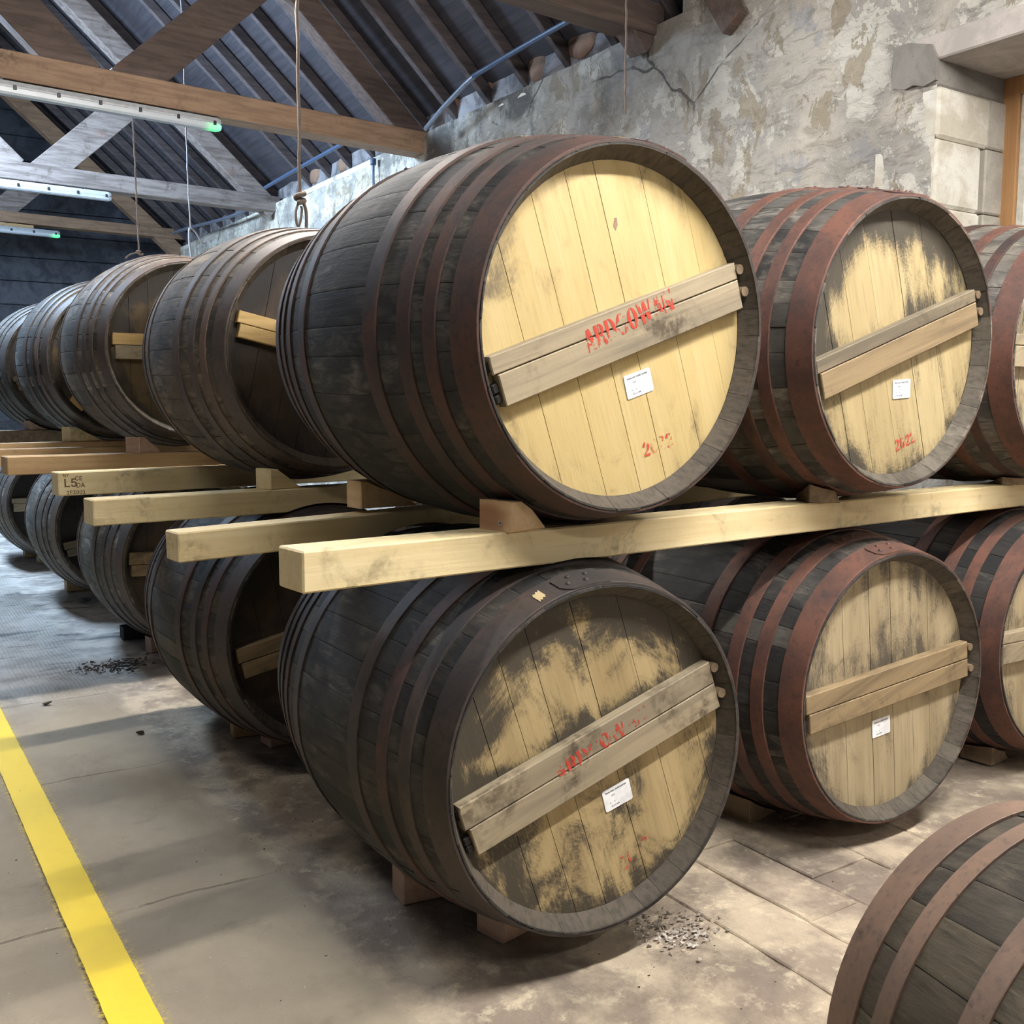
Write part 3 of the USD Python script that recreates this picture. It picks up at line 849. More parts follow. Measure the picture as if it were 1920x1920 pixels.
cask('cask', (2.677, 1.920, 0.180), -0.47, 1.4, SG + ['stave2'], ['hoop_rust'], 'head_c', 'grey weathered cask with rust red hoops and black streaks down its yellow head', 2, phi=PH['c'],
     bar=dict(v=(0.066, 0.026, -0.052), mat=('bar_dark', 'bar_brown')), card=dict(at=(0.043, -0.134), rot=math.radians(4), no='7'),
     year=dict(at=(0.077, -0.295), rot=17, w=0.096, h=0.036, mat='red'), laps=((0, 1.75), (1, 1.72), (2, 1.68), (3, 1.66)))
cask('cask', (3.800, 2.010, 0.185), -0.5, 1.4, SG, ['hoop_rust', 'hoop_dark'], 'head_d', 'cask cut off by the right picture edge, upper tier below the window', 3, bar=dict(v=(0.06, 0.02, -0.055), mat=('bar_grey',)))
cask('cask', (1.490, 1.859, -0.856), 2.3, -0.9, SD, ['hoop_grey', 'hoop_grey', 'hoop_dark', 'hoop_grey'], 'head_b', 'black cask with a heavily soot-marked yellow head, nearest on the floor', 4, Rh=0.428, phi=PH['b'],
     bar=dict(v=(0.078, 0.017, -0.054), mat=('bar_grey', 'bar_grey')), card=dict(at=(0.069, -0.118), rot=math.radians(15), no='6'),
     year=dict(at=(0.125, -0.280), rot=29, w=0.098, h=0.040, mat='red_worn'), word=dict(u=-0.13, v=0.004, w=0.29, h=0.040, mat='red_worn'), laps=((0, 1.84), (1, 1.82)), scraps=((1.985, 0.020, 0.050, 0.055),))
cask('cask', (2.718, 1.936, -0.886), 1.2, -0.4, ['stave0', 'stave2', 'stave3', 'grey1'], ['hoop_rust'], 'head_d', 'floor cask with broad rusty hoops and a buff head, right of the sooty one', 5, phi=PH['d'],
     bar=dict(v=(0.062, 0.004, -0.058), mat=('bar_brown', 'bar_brown')), card=dict(at=(-0.014, -0.136), rot=math.radians(5), no='9'), laps=((0, 1.80), (1, 1.86)))
cask('cask', (3.840, 2.010, -0.886), 1.0, -0.4, SD, ['hoop_rust'], 'head_d', 'cask cut off by the right edge of the picture standing on the floor tier', 6, bar=dict(v=(0.06, 0.02, -0.055), mat=('bar_grey',)))
# the rows behind
cask('cask', (1.557, 3.570, 0.186), 0, 1.0, ST, ['hoop_far', 'hoop_tan', 'hoop_far'], 'head_e', 'brown grey cask whose new bar slopes down to the right, upper tier', 7, phi=math.radians(-12),
     bar=dict(v=(0.062, 0.018, -0.032), mat=('bar_new',), pegs=False))
cask('cask', (1.480, 5.160, 0.265), 0, 1.0, ['grey0', 'grey2', 'tan2'], ['hoop_far'], 'head_f', 'pale grey upper cask with a level new bar, third row back', 8, phi=0.0,
     bar=dict(v=(0.070, 0.013, -0.055), mat=('bar_new', 'bar_grey'), pegs=False))
cask('cask', (1.420, 6.450, 0.255), 0, 1.0, ['grey1', 'stave2'], ['hoop_far', 'hoop_tan', 'hoop_grey'], 'head_f', 'dark cask with an orange board end on its head, fourth row of the upper tier', 9, phi=math.radians(60),
     bar=dict(v=(0.15, 0.06, -0.02), mat=('bar_new', 'bar_dark'), pegs=False))
cask('cask', (1.400, 8.150, 0.260), 0, 0.5, ['stave0', 'stave2', 'grey1'], ['hoop_grey'], 'head_e', 'farthest dark cask on the upper tier, half outside the left edge of the picture', 10, phi=math.radians(20), bar=dict(v=(0.06, 0.02, -0.05), mat=('bar_dark',), pegs=False))
cask('cask', (1.508, 3.485, -0.856), 0, -0.5, ['stave0', 'stave2', 'stave3', 'tan1'], ['hoop_grey', 'hoop_dark'], 'head_e', 'dark cask with a brown shaded head and brown bar, second row on the floor', 11, phi=math.radians(11),
     bar=dict(v=(0.055, 0.0, -0.06), mat=('bar_brown',), pegs=False))
cask('cask', (1.570, 5.400, -0.845), 0, 0, SG, ['hoop_far'], 'head_e', 'bluish grey cask with a level board bar, third row on the floor', 12, phi=math.radians(-2),
     bar=dict(v=(0.058, -0.005, -0.066), mat=('bar_brown',), pegs=False))
cask('cask', (1.520, 7.100, -0.835), 0, 0, SG, ['hoop_tan', 'hoop_far'], 'soot_wood', 'grey cask with a black head, fourth row on the floor', 13, phi=math.radians(9), bar=dict(v=(-0.02, -0.07, -0.12), mat=('bar_dark',), pegs=False))
cask('cask', (1.480, 9.150, -0.845), 0, 0, SG, ['hoop_far'], 'soot_wood', 'farthest grey cask on the floor, at the left edge of the picture', 14, phi=0, bar=dict(v=(0.06, 0.02, -0.05), mat=('bar_grey',), pegs=False))
# seen in the gaps between the front casks
for i, (x, zz, lab) in enumerate([(2.70, 0.186, 'shadowed cask behind the streaked one, second row of the upper tier'), (2.66, -0.872, 'shadowed cask glimpsed below the rail between the two front floor casks'), (3.82, -0.872, 'shadowed cask behind the floor cask at the right edge of the picture')]):
    cask('cask', (x, 3.58, zz), 0, 0, SD, ['hoop_dark'], 'head_e', lab, 20 + i, phi=0.2)
# the smaller cask in the foreground
cask('cask', (1.552, 0.912, -0.9916), math.degrees(-2.955), 0, ['brown0', 'brown1', 'brown2'], ['hoop_pale', 'hoop_pale', 'hoop_pale'], 'soot_wood', 'smaller brown cask with three broad pale rusty hoops in the bottom right foreground', 30, Rh=0.334, Rb=0.394, L=0.892,
     hoop_t=[(0.003, 0.071), (0.106, 0.1455), (0.255, 0.2965)], n_stave=26)

# ------------------------------------------------------------------ rails between the tiers
def rail(x0, y0, z0, x1, z1, label, mat, h=0.09, d=0.11, seed=0):
    """Front lower... the left end's front top corner at (x0, y0, z0); runs along AX to x1, its top there at z1."""
    L = (x1 - x0) / AX[0]
    dirv = np.array([AX[0] * L, AX[1] * L, z1 - z0]); L = np.linalg.norm(dirv); dirv /= L
    up = np.cross(dirv, AY); up = up if up[2] > 0 else -up
    Fm = frame(np.array([x0, y0, z0 + H]), dirv, np.cross(up, dirv), up)
    t = obj('timber_rail', scribe(cbox(0, L, 0, d, -h, 0, 0.004), Fm), mat, None, 20)
    x = UsdGeom.Xformable(t)
    x.AddTransformOp().Set(Gf.Matrix4d(*Fm.T.ravel()))
    return tag(t, label, 'timber rail', 'timber rails between the tiers')


rail(0.758, 1.939, -0.300, 4.35, -0.305, 'nearest pale pine rail, its square end foremost under the clean-headed cask', M['rail0'], 0.088, 0.115)
rail(0.726, 2.756, -0.349, 4.35, -0.270, 'second pale pine rail from the front, ending behind the nearest one', M['rail1'], 0.082, 0.10)
rail(0.665, 3.560, -0.3215, 4.3, -0.312, 'third pine rail from the front, with a bright top face under the second-row cask', M['rail2'], 0.088, 0.115)
r4 = rail(0.727, 4.607, -0.293, 4.3, -0.288, 'fourth pine rail from the front, stamped with dark marks on its end', M['rail1'], 0.10, 0.11)
rail(0.600, 5.150, -0.248, 4.3, -0.252, 'fifth rail from the front, of darker amber wood with a pale top', M['rail3'], 0.085, 0.13)
rail(0.560, 6.100, -0.253, 4.3, -0.250, 'sixth rail from the front, amber wood, mostly behind the fifth', M['rail3'], 0.093, 0.11)
rail(0.520, 6.500, -0.236, 4.3, -0.226, 'seventh rail from the front at the left edge of the picture', M['rail3'], 0.085, 0.11)
rail(0.520, 8.240, -0.205, 4.3, -0.200, 'farthest grey brown rail at the left edge of the picture', M['chock2'], 0.10, 0.12)
# the stamp on the fourth rail, cut into lines of dark ink
marks = []
for s, px, pz, hgt in (('L5', 0.020, -0.062, 0.034), ('CE', 0.066, -0.036, 0.017), ('DA', 0.070, -0.066, 0.019), ('1F3001', 0.030, -0.094, 0.015), ('N7', 0.018, -0.020, 0.013)):
    tm = meshkit.text_mesh(s, hgt, 0.0005, bold=True)
    v = tm.vertices.copy(); tm.vertices = np.c_[v[:, 0] * 1.0 + px, -v[:, 2] - 0.0003, v[:, 1] + pz]; tm.fix_normals(); marks.append(tm)
obj('stamp_mark', cat_meshes(marks), M['stamp'], r4, False, label='dark stamped letters and figures')


# ------------------------------------------------------------------ chocks
def chock(corner, yaw, Lx, D, h, top, label, mat, grp, screw=False, low=0.0):
    """A tapered block; corner: its near bottom left corner (end face towards -x before turning)."""
    pts = [(0, 0), (Lx, 0), (Lx, low), (top, h), (0, h)]
    c_, s_ = math.cos(math.radians(yaw)), math.sin(math.radians(yaw))
    Fm = frame(np.array(corner, float) + (0, 0, H + 0.001), (c_, s_, 0), (-s_, c_, 0), (0, 0, 1))
    t = thing('chock', label, 'wooden chock', grp, M=Fm)
    b = 0.003
    vv = []
    cx, cz = Lx * 0.4, h * 0.4
    for x, z in pts:
        k = lambda q, q0: q + (q0 - q) / max(abs(q0 - q), 1e-6) * b
        vv += [(k(x, cx), 0, k(z, cz)), (x, b, z), (x, D - b, z), (k(x, cx), D, k(z, cz))]
    obj('block', scribe(hull(vv), Fm), mat, t, 20)
    if screw:
        m = trimesh.creation.cylinder(0.0058, 0.003, sections=18)
        m.apply_transform(trimesh.transformations.rotation_matrix(np.pi / 2, [0, 1, 0]))
        m.apply_translation((-0.001, D * 0.3, h * 0.28))
        obj('screw_head', m, M['zinc'], t, label='bright round screw head')
        m = trimesh.creation.cylinder(0.0025, 0.001, sections=10)
        m.apply_transform(trimesh.transformations.rotation_matrix(np.pi / 2, [0, 1, 0]))
        m.apply_translation((-0.0028, D * 0.3, h * 0.28))
        obj('screw_recess', m, M['clip'], t)
    return t


GU, GF = 'chocks on the rails', 'chocks on the floor'
chock((1.283, 1.972, -0.302), 13, 0.125, 0.105, 0.073, 0.055, 'pine chock with a bright screw head in its end, on the nearest rail', M['chock0'], GU, True)
chock((2.455, 2.094, -0.303), -30, 0.10, 0.12, 0.086, 0.06, 'greyish chock on the nearest rail between the two front upper casks', M['chock2'], GU)
chock((3.655, 2.197, -0.305), -35, 0.10, 0.12, 0.09, 0.07, 'worn grey chock on the nearest rail at the far right', M['chock2'], GU)
chock((1.300, 2.835, -0.323), 5, 0.20, 0.09, 0.084, 0.10, 'long pine chock with a knot on the second rail under the clean-headed cask', M['chock0'], GU)
chock((1.296, 3.618, -0.320), 10, 0.13, 0.11, 0.075, 0.03, 'pine chock on the third rail under the second-row cask', M['rail0'], GU)
chock((1.200, 5.210, -0.251), 20, 0.13, 0.12, 0.08, 0.03, 'pinkish knotted chock on the fifth rail under the pale grey cask', M['chock1'], GU)
chock((1.112, 6.560, -0.233), 15, 0.2, 0.11, 0.085, 0.04, 'pale chock on the seventh rail near the left edge', M['rail2'], GU)
chock((1.130, 8.300, -0.203), 12, 0.2, 0.11, 0.082, 0.05, 'small brown chock on the farthest rail', M['chock1'], GU)
zf = -H
chock((1.347, 2.096, zf), 12, 0.115, 0.105, 0.085, 0.03, 'reddish chock with a dark red knot under the nearest floor cask', M['chock1'], GF)
chock((1.222, 2.420, zf), -8, 0.20, 0.10, 0.11, 0.10, 'larger pink chock behind the red-knotted one under the nearest floor cask', M['chock1'], GF)
chock((2.439, 2.285, zf), 8, 0.16, 0.12, 0.09, 0.03, 'dull brown chock in shadow under the buff-headed floor cask', M['chock2'], GF)
chock((3.639, 2.165, zf), 5, 0.13, 0.13, 0.09, 0.05, 'buff chock on the floor near the right edge of the picture', M['chock2'], GF)
chock((1.275, 4.080, zf), -10, 0.30, 0.10, 0.075, 0.26, 'pale plank end lying under the second-row floor cask', M['rail3'], GF)
chock((1.365, 3.880, zf), 5, 0.13, 0.10, 0.085, 0.03, 'brown chock beside the plank end under the second-row floor cask', M['chock1'], GF)
chock((1.290, 6.160, zf), 0, 0.25, 0.10, 0.075, 0.22, 'dark chock under the rear of the bluish floor cask', M['soot_wood'], GF)
chock((1.350, 5.760, zf), 5, 0.14, 0.10, 0.10, 0.03, 'dark chock with a pale end under the bluish floor cask', M['chock1'], GF)
chock((1.290, 8.000, zf), 0, 0.30, 0.12, 0.11, 0.26, 'pale block under the rear of the fourth floor cask', M['rail3'], GF)
chock((1.270, 9.990, zf), 0, 0.25, 0.12, 0.11, 0.2, 'pale block near the left edge under the farthest floor cask', M['rail3'], GF)
chock((1.330, 9.580, zf), 5, 0.14, 0.10, 0.10, 0.05, 'small pale chock beside the block under the farthest floor cask', M['rail0'], GF)

# ------------------------------------------------------------------ floor
def floor_fn(u, v):
    x = -1.6 + 6.3 * u
    y = -3.2 + 21.2 * v ** 1.0
    p = np.stack([x, y, 0 * x], -1)
    rough = np.clip((x - 0.97) / 0.1, 0, 1)
    z = (meshkit.fbm(p * 0.9, 3, 3) - 0.5) * 0.012 + rough * (meshkit.fbm(p * 4.5, 4, 5) - 0.55) * 0.022
    ridge = np.exp(-((x - 1.0 - 0.05 * (meshkit.noise(p * 2.0, 8) - 0.5)) / 0.02) ** 2)
    z = z + 0.006 * ridge
    hole = np.exp(-(((x - 1.06) / 0.13) ** 2 + ((y - 5.62) / 0.10) ** 2))
    z = z - 0.05 * hole
    p[..., 2] = np.minimum(z, 0.006) - 0.006
    return p


fl = thing('floor', kind='structure')
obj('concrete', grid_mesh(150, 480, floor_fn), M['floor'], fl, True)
# flagstones at the front right, their joints running along the casks' axes
rng = np.random.default_rng(5)
ysteps = [1.0, 1.42, 1.72, 2.16, 2.62]
xcols = [(1.885, 2.098), (2.104, 2.31), (2.316, 2.56), (2.566, 2.83), (2.836, 3.12)]
for ci, (xa, xb) in enumerate(xcols):
    y = 1.15 + rng.uniform(0, 0.3)
    while y < 2.7:
        ly = rng.uniform(0.3, 0.55)
        b = 0.004
        zt = 0.002 + rng.uniform(-0.0015, 0.0015)
        c4 = [(xa, y), (xb, y), (xb, y + ly - 0.007), (xa, y + ly - 0.007)]
        c4 = [(px + rng.uniform(-0.005, 0.005), py + rng.uniform(-0.006, 0.006)) for px, py in c4]
        cx, cy = np.mean(c4, 0)
        vv = [(px, py, -0.02) for px, py in c4] + [(px, py, zt - b) for px, py in c4] + [(px + np.sign(cx - px) * b, py + np.sign(cy - py) * b, zt + rng.uniform(-0.001, 0.001)) for px, py in c4]
        obj('flagstone', hull(vv), M['floor'], fl, 20)
        y += ly
# the painted line
ln = cbox(-0.085, 0.085, -3.0, 17.0, 0, 0.0012, 0.0002)
vv = ln.vertices.copy()
yl = grid_mesh(2, 160, lambda u, v: np.stack([-0.085 + 0.17 * u, -1.2 + 18.0 * v, 0 * u], -1))
P = yl[0]
wx = P[:, 0] + 0.468 + 0.0035 * (2.3 - P[:, 1]) * 1.0
uu, vv2 = (wx + 1.6) / 6.3, (P[:, 1] + 3.2) / 21.2
P[:, 2] = 0.0022
o = obj('floor_line', yl, M['yellow'], None, True)
tag(o, 'yellow painted line running along the concrete floor on the left', 'floor marking')
UsdGeom.Xformable(o).AddTransformOp().Set(Gf.Matrix4d(*frame((0.476, 0, 0.0), (1, 0, 0), (-0.0035, 1, 0), (0, 0, 1)).T.ravel()))


def chips(n, cx, cy, sx, sy, s0, s1, seed, dens='n'):
    r = np.random.default_rng(seed)
    out = []
    for _ in range(n):
        x, y = (r.normal(cx, sx), r.normal(cy, sy)) if dens == 'n' else (r.uniform(cx - sx, cx + sx), r.uniform(cy - sy, cy + sy))
        s = r.uniform(s0, s1)
        v = r.normal(0, 1, (9, 3)); v /= np.linalg.norm(v, axis=1, keepdims=True)
        m = hull(v * s * np.array([1, r.uniform(0.5, 1), r.uniform(0.3, 0.7)]))
        m.apply_translation((x, y, s * 0.15)); out.append(m)
    return cat_meshes(out)


tag(obj('crumbled_mortar', chips(260, 1.775, 1.915, 0.055, 0.05, 0.002, 0.009, 1), M['grit'], None, False), 'patch of crumbled white mortar on the floor in front of the nearest floor cask', 'rubble', kind='stuff')
tag(obj('broken_concrete', chips(240, 1.12, 5.58, 0.085, 0.07, 0.003, 0.014, 2), M['broken'], None, False), 'dark broken concrete around the hole in the floor left of the casks', 'rubble', kind='stuff')
tag(obj('floor_grit', cat_meshes([chips(170, 1.3, 2.6, 1.2, 2.0, 0.001, 0.0045, 3, 'u'), chips(110, 2.4, 1.5, 0.9, 0.6, 0.001, 0.004, 4, 'u')]), M['chip'], None, False), 'dark specks of grit scattered over the floor', 'grit', kind='stuff')
for (x, y, s, lab) in [(0.70, 5.02, 0.022, 'small brown wood chip on the bare concrete near the yellow line'), (0.96, 4.35, 0.018, 'brown chip of bark on the concrete below the second-row casks')]:
    m = hull(np.random.default_rng(int(y * 10)).uniform(-1, 1, (12, 3)) * (s, s * 0.7, s * 0.4)); m.apply_translation((x, y, s * 0.35))
    tag(obj('wood_chip', m, M['chip'], None, False), lab, 'wood chip')

# ------------------------------------------------------------------ right wall, window
XW = 4.5
WT = 2.42 + H
wall = thing('wall_right', kind='structure')
OY0, OY1, OZ0, OZ1 = 1.65, 3.14, 1.70, 1.652 + H


def wall_patch(y0, y1, z0, z1, rag=False):
    ny, nz = max(2, int((y1 - y0) / 0.055)), max(2, int((z1 - z0) / 0.055))

    def fn(u, v):
        y, z = y0 + (y1 - y0) * u, z0 + (z1 - z0) * v
        p = np.stack([0 * y + XW, y, z], -1)
        d = (meshkit.fbm(p * 0.8, 3, 11) - 0.5) * 0.06 + (meshkit.fbm(p * 3.6, 4, 12) - 0.5) * 0.045
        k = np.clip(np.minimum(np.abs(y - OY1), 1) / 0.15, 0, 1) if OY0 - 0.2 < y0 else 1
        p[..., 0] += d * k
        return p
    return grid_mesh(ny, nz, fn)


obj('plaster', wall_patch(OY1, 17.6, 0, WT), M['plaster'], wall, True)
obj('plaster', wall_patch(OY0, OY1, OZ1 + 0.115, WT + 0.6), M['plaster'], wall, True)
obj('plaster', wall_patch(OY0, OY1, 0, OZ0), M['plaster'], wall, True)
obj('plaster', wall_patch(-3.2, OY0, 0, WT + 0.6), M['plaster'], wall, True)
obj('plaster', wall_patch(OY1, 4.95, WT, WT + 0.6), M['plaster'], wall, True)
obj('lintel', cbox(XW - 0.012, XW + 0.6, OY0 - 0.2, OY1 + 0.13, OZ1, OZ1 + 0.125, 0.008), M['lintel'], wall, 20, label='smooth pale lintel over the window opening')
rg = np.random.default_rng(3)
# cement patch at the lintel's end, wrapping into the reveal
pp = [(3.38, 2.975), (3.385, 3.08), (3.375, 3.165), (3.30, 3.165), (3.17, 3.125), (3.135, 3.055), (3.135, 2.95), (3.20, 2.935), (3.26, 2.955), (3.31, 2.945), (3.35, 2.96)]
vv = np.array(pp)
m = trimesh.creation.extrude_polygon(Polygon(vv), 0.05, engine='earcut')
q = m.vertices.copy(); m.vertices = np.c_[XW - 0.022 + q[:, 2], q[:, 0], q[:, 1]]; m.fix_normals()
obj('cement_patch', m, M['cement'], wall, 20, label='smooth grey cement patch at the end of the lintel')
# reveal of the opening: dressed stones, uneven
z = 0.9
k = 0
while z < OZ1 - 0.13:
    hz = rg.uniform(0.24, 0.38)
    z1 = min(z + hz, OZ1 - 0.12)
    j = rg.uniform(-0.006, 0.006)
    obj('reveal_stone', cbox(XW - 0.004 + rg.uniform(-0.006, 0.006), XW + 0.42 + rg.uniform(-0.05, 0.03), OY1 - 0.012 + j, OY1 + 0.30 + rg.uniform(-0.06, 0.1), z + 0.002, z1 - 0.001, 0.014), M['quoin'], wall, 20)
    obj('jamb_stone', cbox(XW + 0.40, XW + 0.56, OY1 - 0.02, OY1 + 0.2, z + 0.003, z1 - 0.003, 0.008), M['jamb'], wall, 20)
    z = z1
obj('reveal_render', cbox(XW - 0.004, XW + 0.56, OY1 - 0.006, OY1 + 0.2, OZ1 - 0.12, OZ1 + 0.02, 0.01), M['cement'], wall, 20, label='grey rendered top of the window reveal')
obj('sill', cbox(XW, XW + 0.6, OY0, OY1, OZ0 - 0.05, OZ0, 0.01), M['cement'], wall, 20)
obj('soffit', cbox(XW + 0.01, XW + 0.7, OY0 - 0.1, OY1 + 0.12, OZ1 + 0.001, OZ1 + 0.12, 0.005), M['cement'], wall, 20)
# eaves: set back rubble infill above the wall head, with bare stones showing
XI = 4.62
obj('wall_head', cbox(XW + 0.01, XI + 0.2, 4.95, 17.6, WT - 0.06, WT + 0.002, 0.006), M['quoin'], wall, 20, label='narrow ledge on top of the wall')


def inf_fn(u, v):
    y, z = 5.35 + 12.2 * u, WT - 0.02 + 0.36 * v
    p = np.stack([0 * y + XI, y, z], -1)
    p[..., 0] += (meshkit.fbm(p * 2.6, 4, 21) - 0.5) * 0.06
    return p


obj('eaves_infill', grid_mesh(160, 8, inf_fn), M['infill'], wall, True, label='set back whitewashed infill between wall head and roof')
for (y, zz, ry, rz) in [(8.05, 2.63, 0.14, 0.075), (7.50, 2.66, 0.13, 0.11), (6.72, 2.60, 0.12, 0.13), (6.16, 2.66, 0.19, 0.16), (9.25, 2.56, 0.14, 0.10), (10.4, 2.55, 0.13, 0.09), (11.2, 2.58, 0.15, 0.09)]:
    m = trimesh.creation.icosphere(3, 1.0)
    m.vertices *= (0.04, ry, rz)
    m.vertices += (meshkit.fbm(m.vertices * 9 + y, 3, 4)[:, None] - 0.5) * 0.03
    m.apply_translation((XI + 0.005, y, zz + H))
    obj('rubble_stone', m, M['rubble'], wall, True, label='bare orange brown rubble stone in the eaves infill')
# cable stubs, hole and fixings on the wall
m = trimesh.creation.icosphere(2, 1.0); m.vertices *= (0.02, 0.055, 0.06); m.vertices += (meshkit.fbm(m.vertices * 30, 3, 4)[:, None] - 0.5) * 0.02
m.apply_translation((XW + 0.0, 8.72, 2.13 + H))
obj('wall_hole', m, M['rubber'], wall, True, label='small black hole in the wall below the tie beam')

win = thing('window_1', kind='structure')
XF = XW + 0.55
obj('frame_board', cbox(XF, XF + 0.09, 3.050, OY1, 0.9, OZ1, 0.004), M['frame_wood'], win, 20, label='plain brown timber jamb board')
obj('frame_board', cbox(XF, XF + 0.09, OY0, 3.050, OZ1 - 0.09, OZ1, 0.004), M['frame_wood'], win, 20)
obj('sash', cbox(XF + 0.02, XF + 0.07, 3.008, 3.050, 0.9, OZ1 - 0.09, 0.003), M['frame_white'], win, 20, label='white sash upright')
obj('sash', cbox(XF + 0.02, XF + 0.07, OY0, 3.008, OZ1 - 0.13, OZ1 - 0.09, 0.003), M['frame_white'], win, 20)
obj('pane', cbox(XF + 0.04, XF + 0.046, OY0, 3.008, 0.9, OZ1 - 0.13, 0.001), M['glass'], win, False)
# a masonry wall outside, seen through the pane
ow = thing('wall_outside', kind='structure')
rg = np.random.default_rng(9)
for i in range(10):
    for j in range(3):
        z0 = 0.8 + i * 0.28
        y0 = 1.3 + j * 0.75 + (i % 2) * 0.3
        obj('stone', cbox(6.6 + rg.uniform(-0.03, 0.03), 6.9, y0, y0 + 0.72, z0, z0 + 0.265, 0.02), M['jamb'] if rg.random() < 0.5 else M['back'], ow, 20)

# other walls
wb = thing('wall_back', kind='structure')
for i in range(17):
    z0 = i * 0.36
    obj('course', cbox(-1.7, 4.9, 17.3 + rg.uniform(-0.012, 0.012), 17.6, z0 + 0.004, z0 + 0.356, 0.01), M['back'], wb, 20)
obj('wall_left', cbox(-1.75, -1.55, -3.2, 17.6, 0, WT, 0.01), M['back'], None, 20, kind='structure')  # unseen side wall, coloured dark to cut bounced light
obj('wall_front', cbox(-1.75, 4.8, -3.4, -3.2, 0, 6.2, 0.01), M['back'], None, 20, kind='structure')  # unseen end wall, dark for the same weak bounce

# ------------------------------------------------------------------ roof
XR, S = 1.74, 0.86                         # ridge, slope
cs = 1 / math.hypot(1, S)
ceil = thing('ceiling', kind='structure')
line = lambda x: 2.455 + H - S * (x - 4.35)  # centre line of the principal rafters on the right slope
rng = np.random.default_rng(12)


def slope_pt(x, y, lift):
    """A point on the right slope (x > ridge) or its mirror image, lift measured straight up from the principal's centre line."""
    xm = x if x >= XR else 2 * XR - x
    return np.array([x, y + 0.084 * (x - 3.8), line(xm) + lift])


for side in (1, -1):
    xe = 4.78 if side > 0 else 2 * XR - 4.78
    k = 0
    y = 7.92 + 0.555 * 17
    while y > -3.0:
        skip = any(abs(y - yy) < 0.12 for yy in (8.05, 4.95, 11.9, 16.1))
        if not skip:
            obj('rafter', beam(slope_pt(xe, y, 0.315), slope_pt(XR, y, 0.315), 0.062 + rng.uniform(-0.006, 0.012), 0.10, (0, 0, 1)), M['rafter'], ceil, 20)
        y -= 0.555
    nb = 22
    for k in range(nb):
        x0 = xe + (XR - xe) * k / nb
        x1 = xe + (XR - xe) * (k + 1) / nb
        lo, hi = slope_pt(x0, 0, 0.40), slope_pt(x1, 0, 0.40)
        hi = lo + (hi - lo) * 0.995
        lo[1] = hi[1] = 0
        nrm = np.array([hi[2] - lo[2], 0, -(hi[0] - lo[0])]); nrm /= np.linalg.norm(nrm)
        if nrm[2] < 0:
            nrm = -nrm
        th = 0.018 + rng.uniform(0, 0.006)
        v = []
        for yy in (-3.3, 17.6):
            for p in (lo, hi):
                for w_ in (0, th):
                    v.append(p + nrm * w_ + (0, yy, 0))
        obj('sarking_board', hull(v), M['sarking'], ceil, 20)


obj('slates', cat_meshes([hull([slope_pt(a, 0, l) * (1, 0, 1) + (0, yy, 0) for a in (xa, XR) for l in (0.45, 0.48) for yy in (-3.4, 17.7)]) for xa in (4.95, 2 * XR - 4.95)]), M['rubber'], ceil, 20)  # unseen slabs added above the boards to block light through their gaps


def truss(yr, zb, zt, label, mats, sw=0.30, x0=-1.5, struts=True):
    """A roof truss whose front face lies yr along AY from the eye; tie beam from zb to zt."""
    at = lambda x, z, d=0.0: AY * (yr + d) + AX * ((x - AY[0] * (yr + d)) / AX[0]) + np.array([0, 0, z])
    t = thing('roof_truss', label, 'roof truss', 'roof trusses')
    w = 0.20
    obj('tie_beam', beam(at(x0, (zb + zt) / 2 + H, w / 2), at(4.56, (zb + zt) / 2 + H, w / 2), w, zt - zb), M[mats[0]], t, 20)
    hp = 0.215
    for side in (1, -1):
        xa = 4.50 if side > 0 else 2 * XR - 4.50
        obj('principal_rafter', beam(at(xa, line(4.50), w / 2), at(XR, line(XR), w / 2), 0.16, hp), M[mats[1]], t, 20)
        if struts:
            # inclined struts rising from the middle of the tie beam
            ang = math.radians(43.5)
            half = sw / 2 / math.sin(ang)
            dx = 1.05
            p0 = at(XR + side * (half + 0.01 - 0.085), zt + H - 0.085 * math.tan(ang), w / 2)
            p1 = at(XR + side * (half + 0.01 + dx), zt + H + dx * math.tan(ang), w / 2)
            obj('strut', beam(p0, p1, 0.12, sw), M[mats[2] if side > 0 else mats[3]], t, 20)
    return t


truss(7.95, 2.245, 2.440, 'nearest fully seen roof truss with an orange brown tie beam', ('beam_brown', 'beam_dark', 'beam_dark', 'beam_dark'))
truss(11.75, 2.315, 2.500, 'second roof truss with a grey stained tie beam and pale strut', ('beam_grey', 'beam_grey', 'beam_grey', 'beam_grey'))
truss(15.95, 2.540, 2.690, 'farthest roof truss against the dark end wall', ('beam_brown', 'beam_brown', 'beam_grey', 'beam_grey'))
truss(4.80, 2.360, 2.560, 'roof truss whose brown beam end just enters at the top of the picture', ('beam_dark', 'beam_dark', 'beam_dark', 'beam_dark'))
# a sawn off timber stub in the wall beside it
st = obj('timber_stub', beam((XW - 0.03, 4.66, 2.50 + H), (XW - 0.03, 4.46, 2.20 + H), 0.10, 0.16), M['beam_dark'], None, 20)
tag(st, 'stub of dark brown timber set in the wall at the top of the picture', 'timber stub')


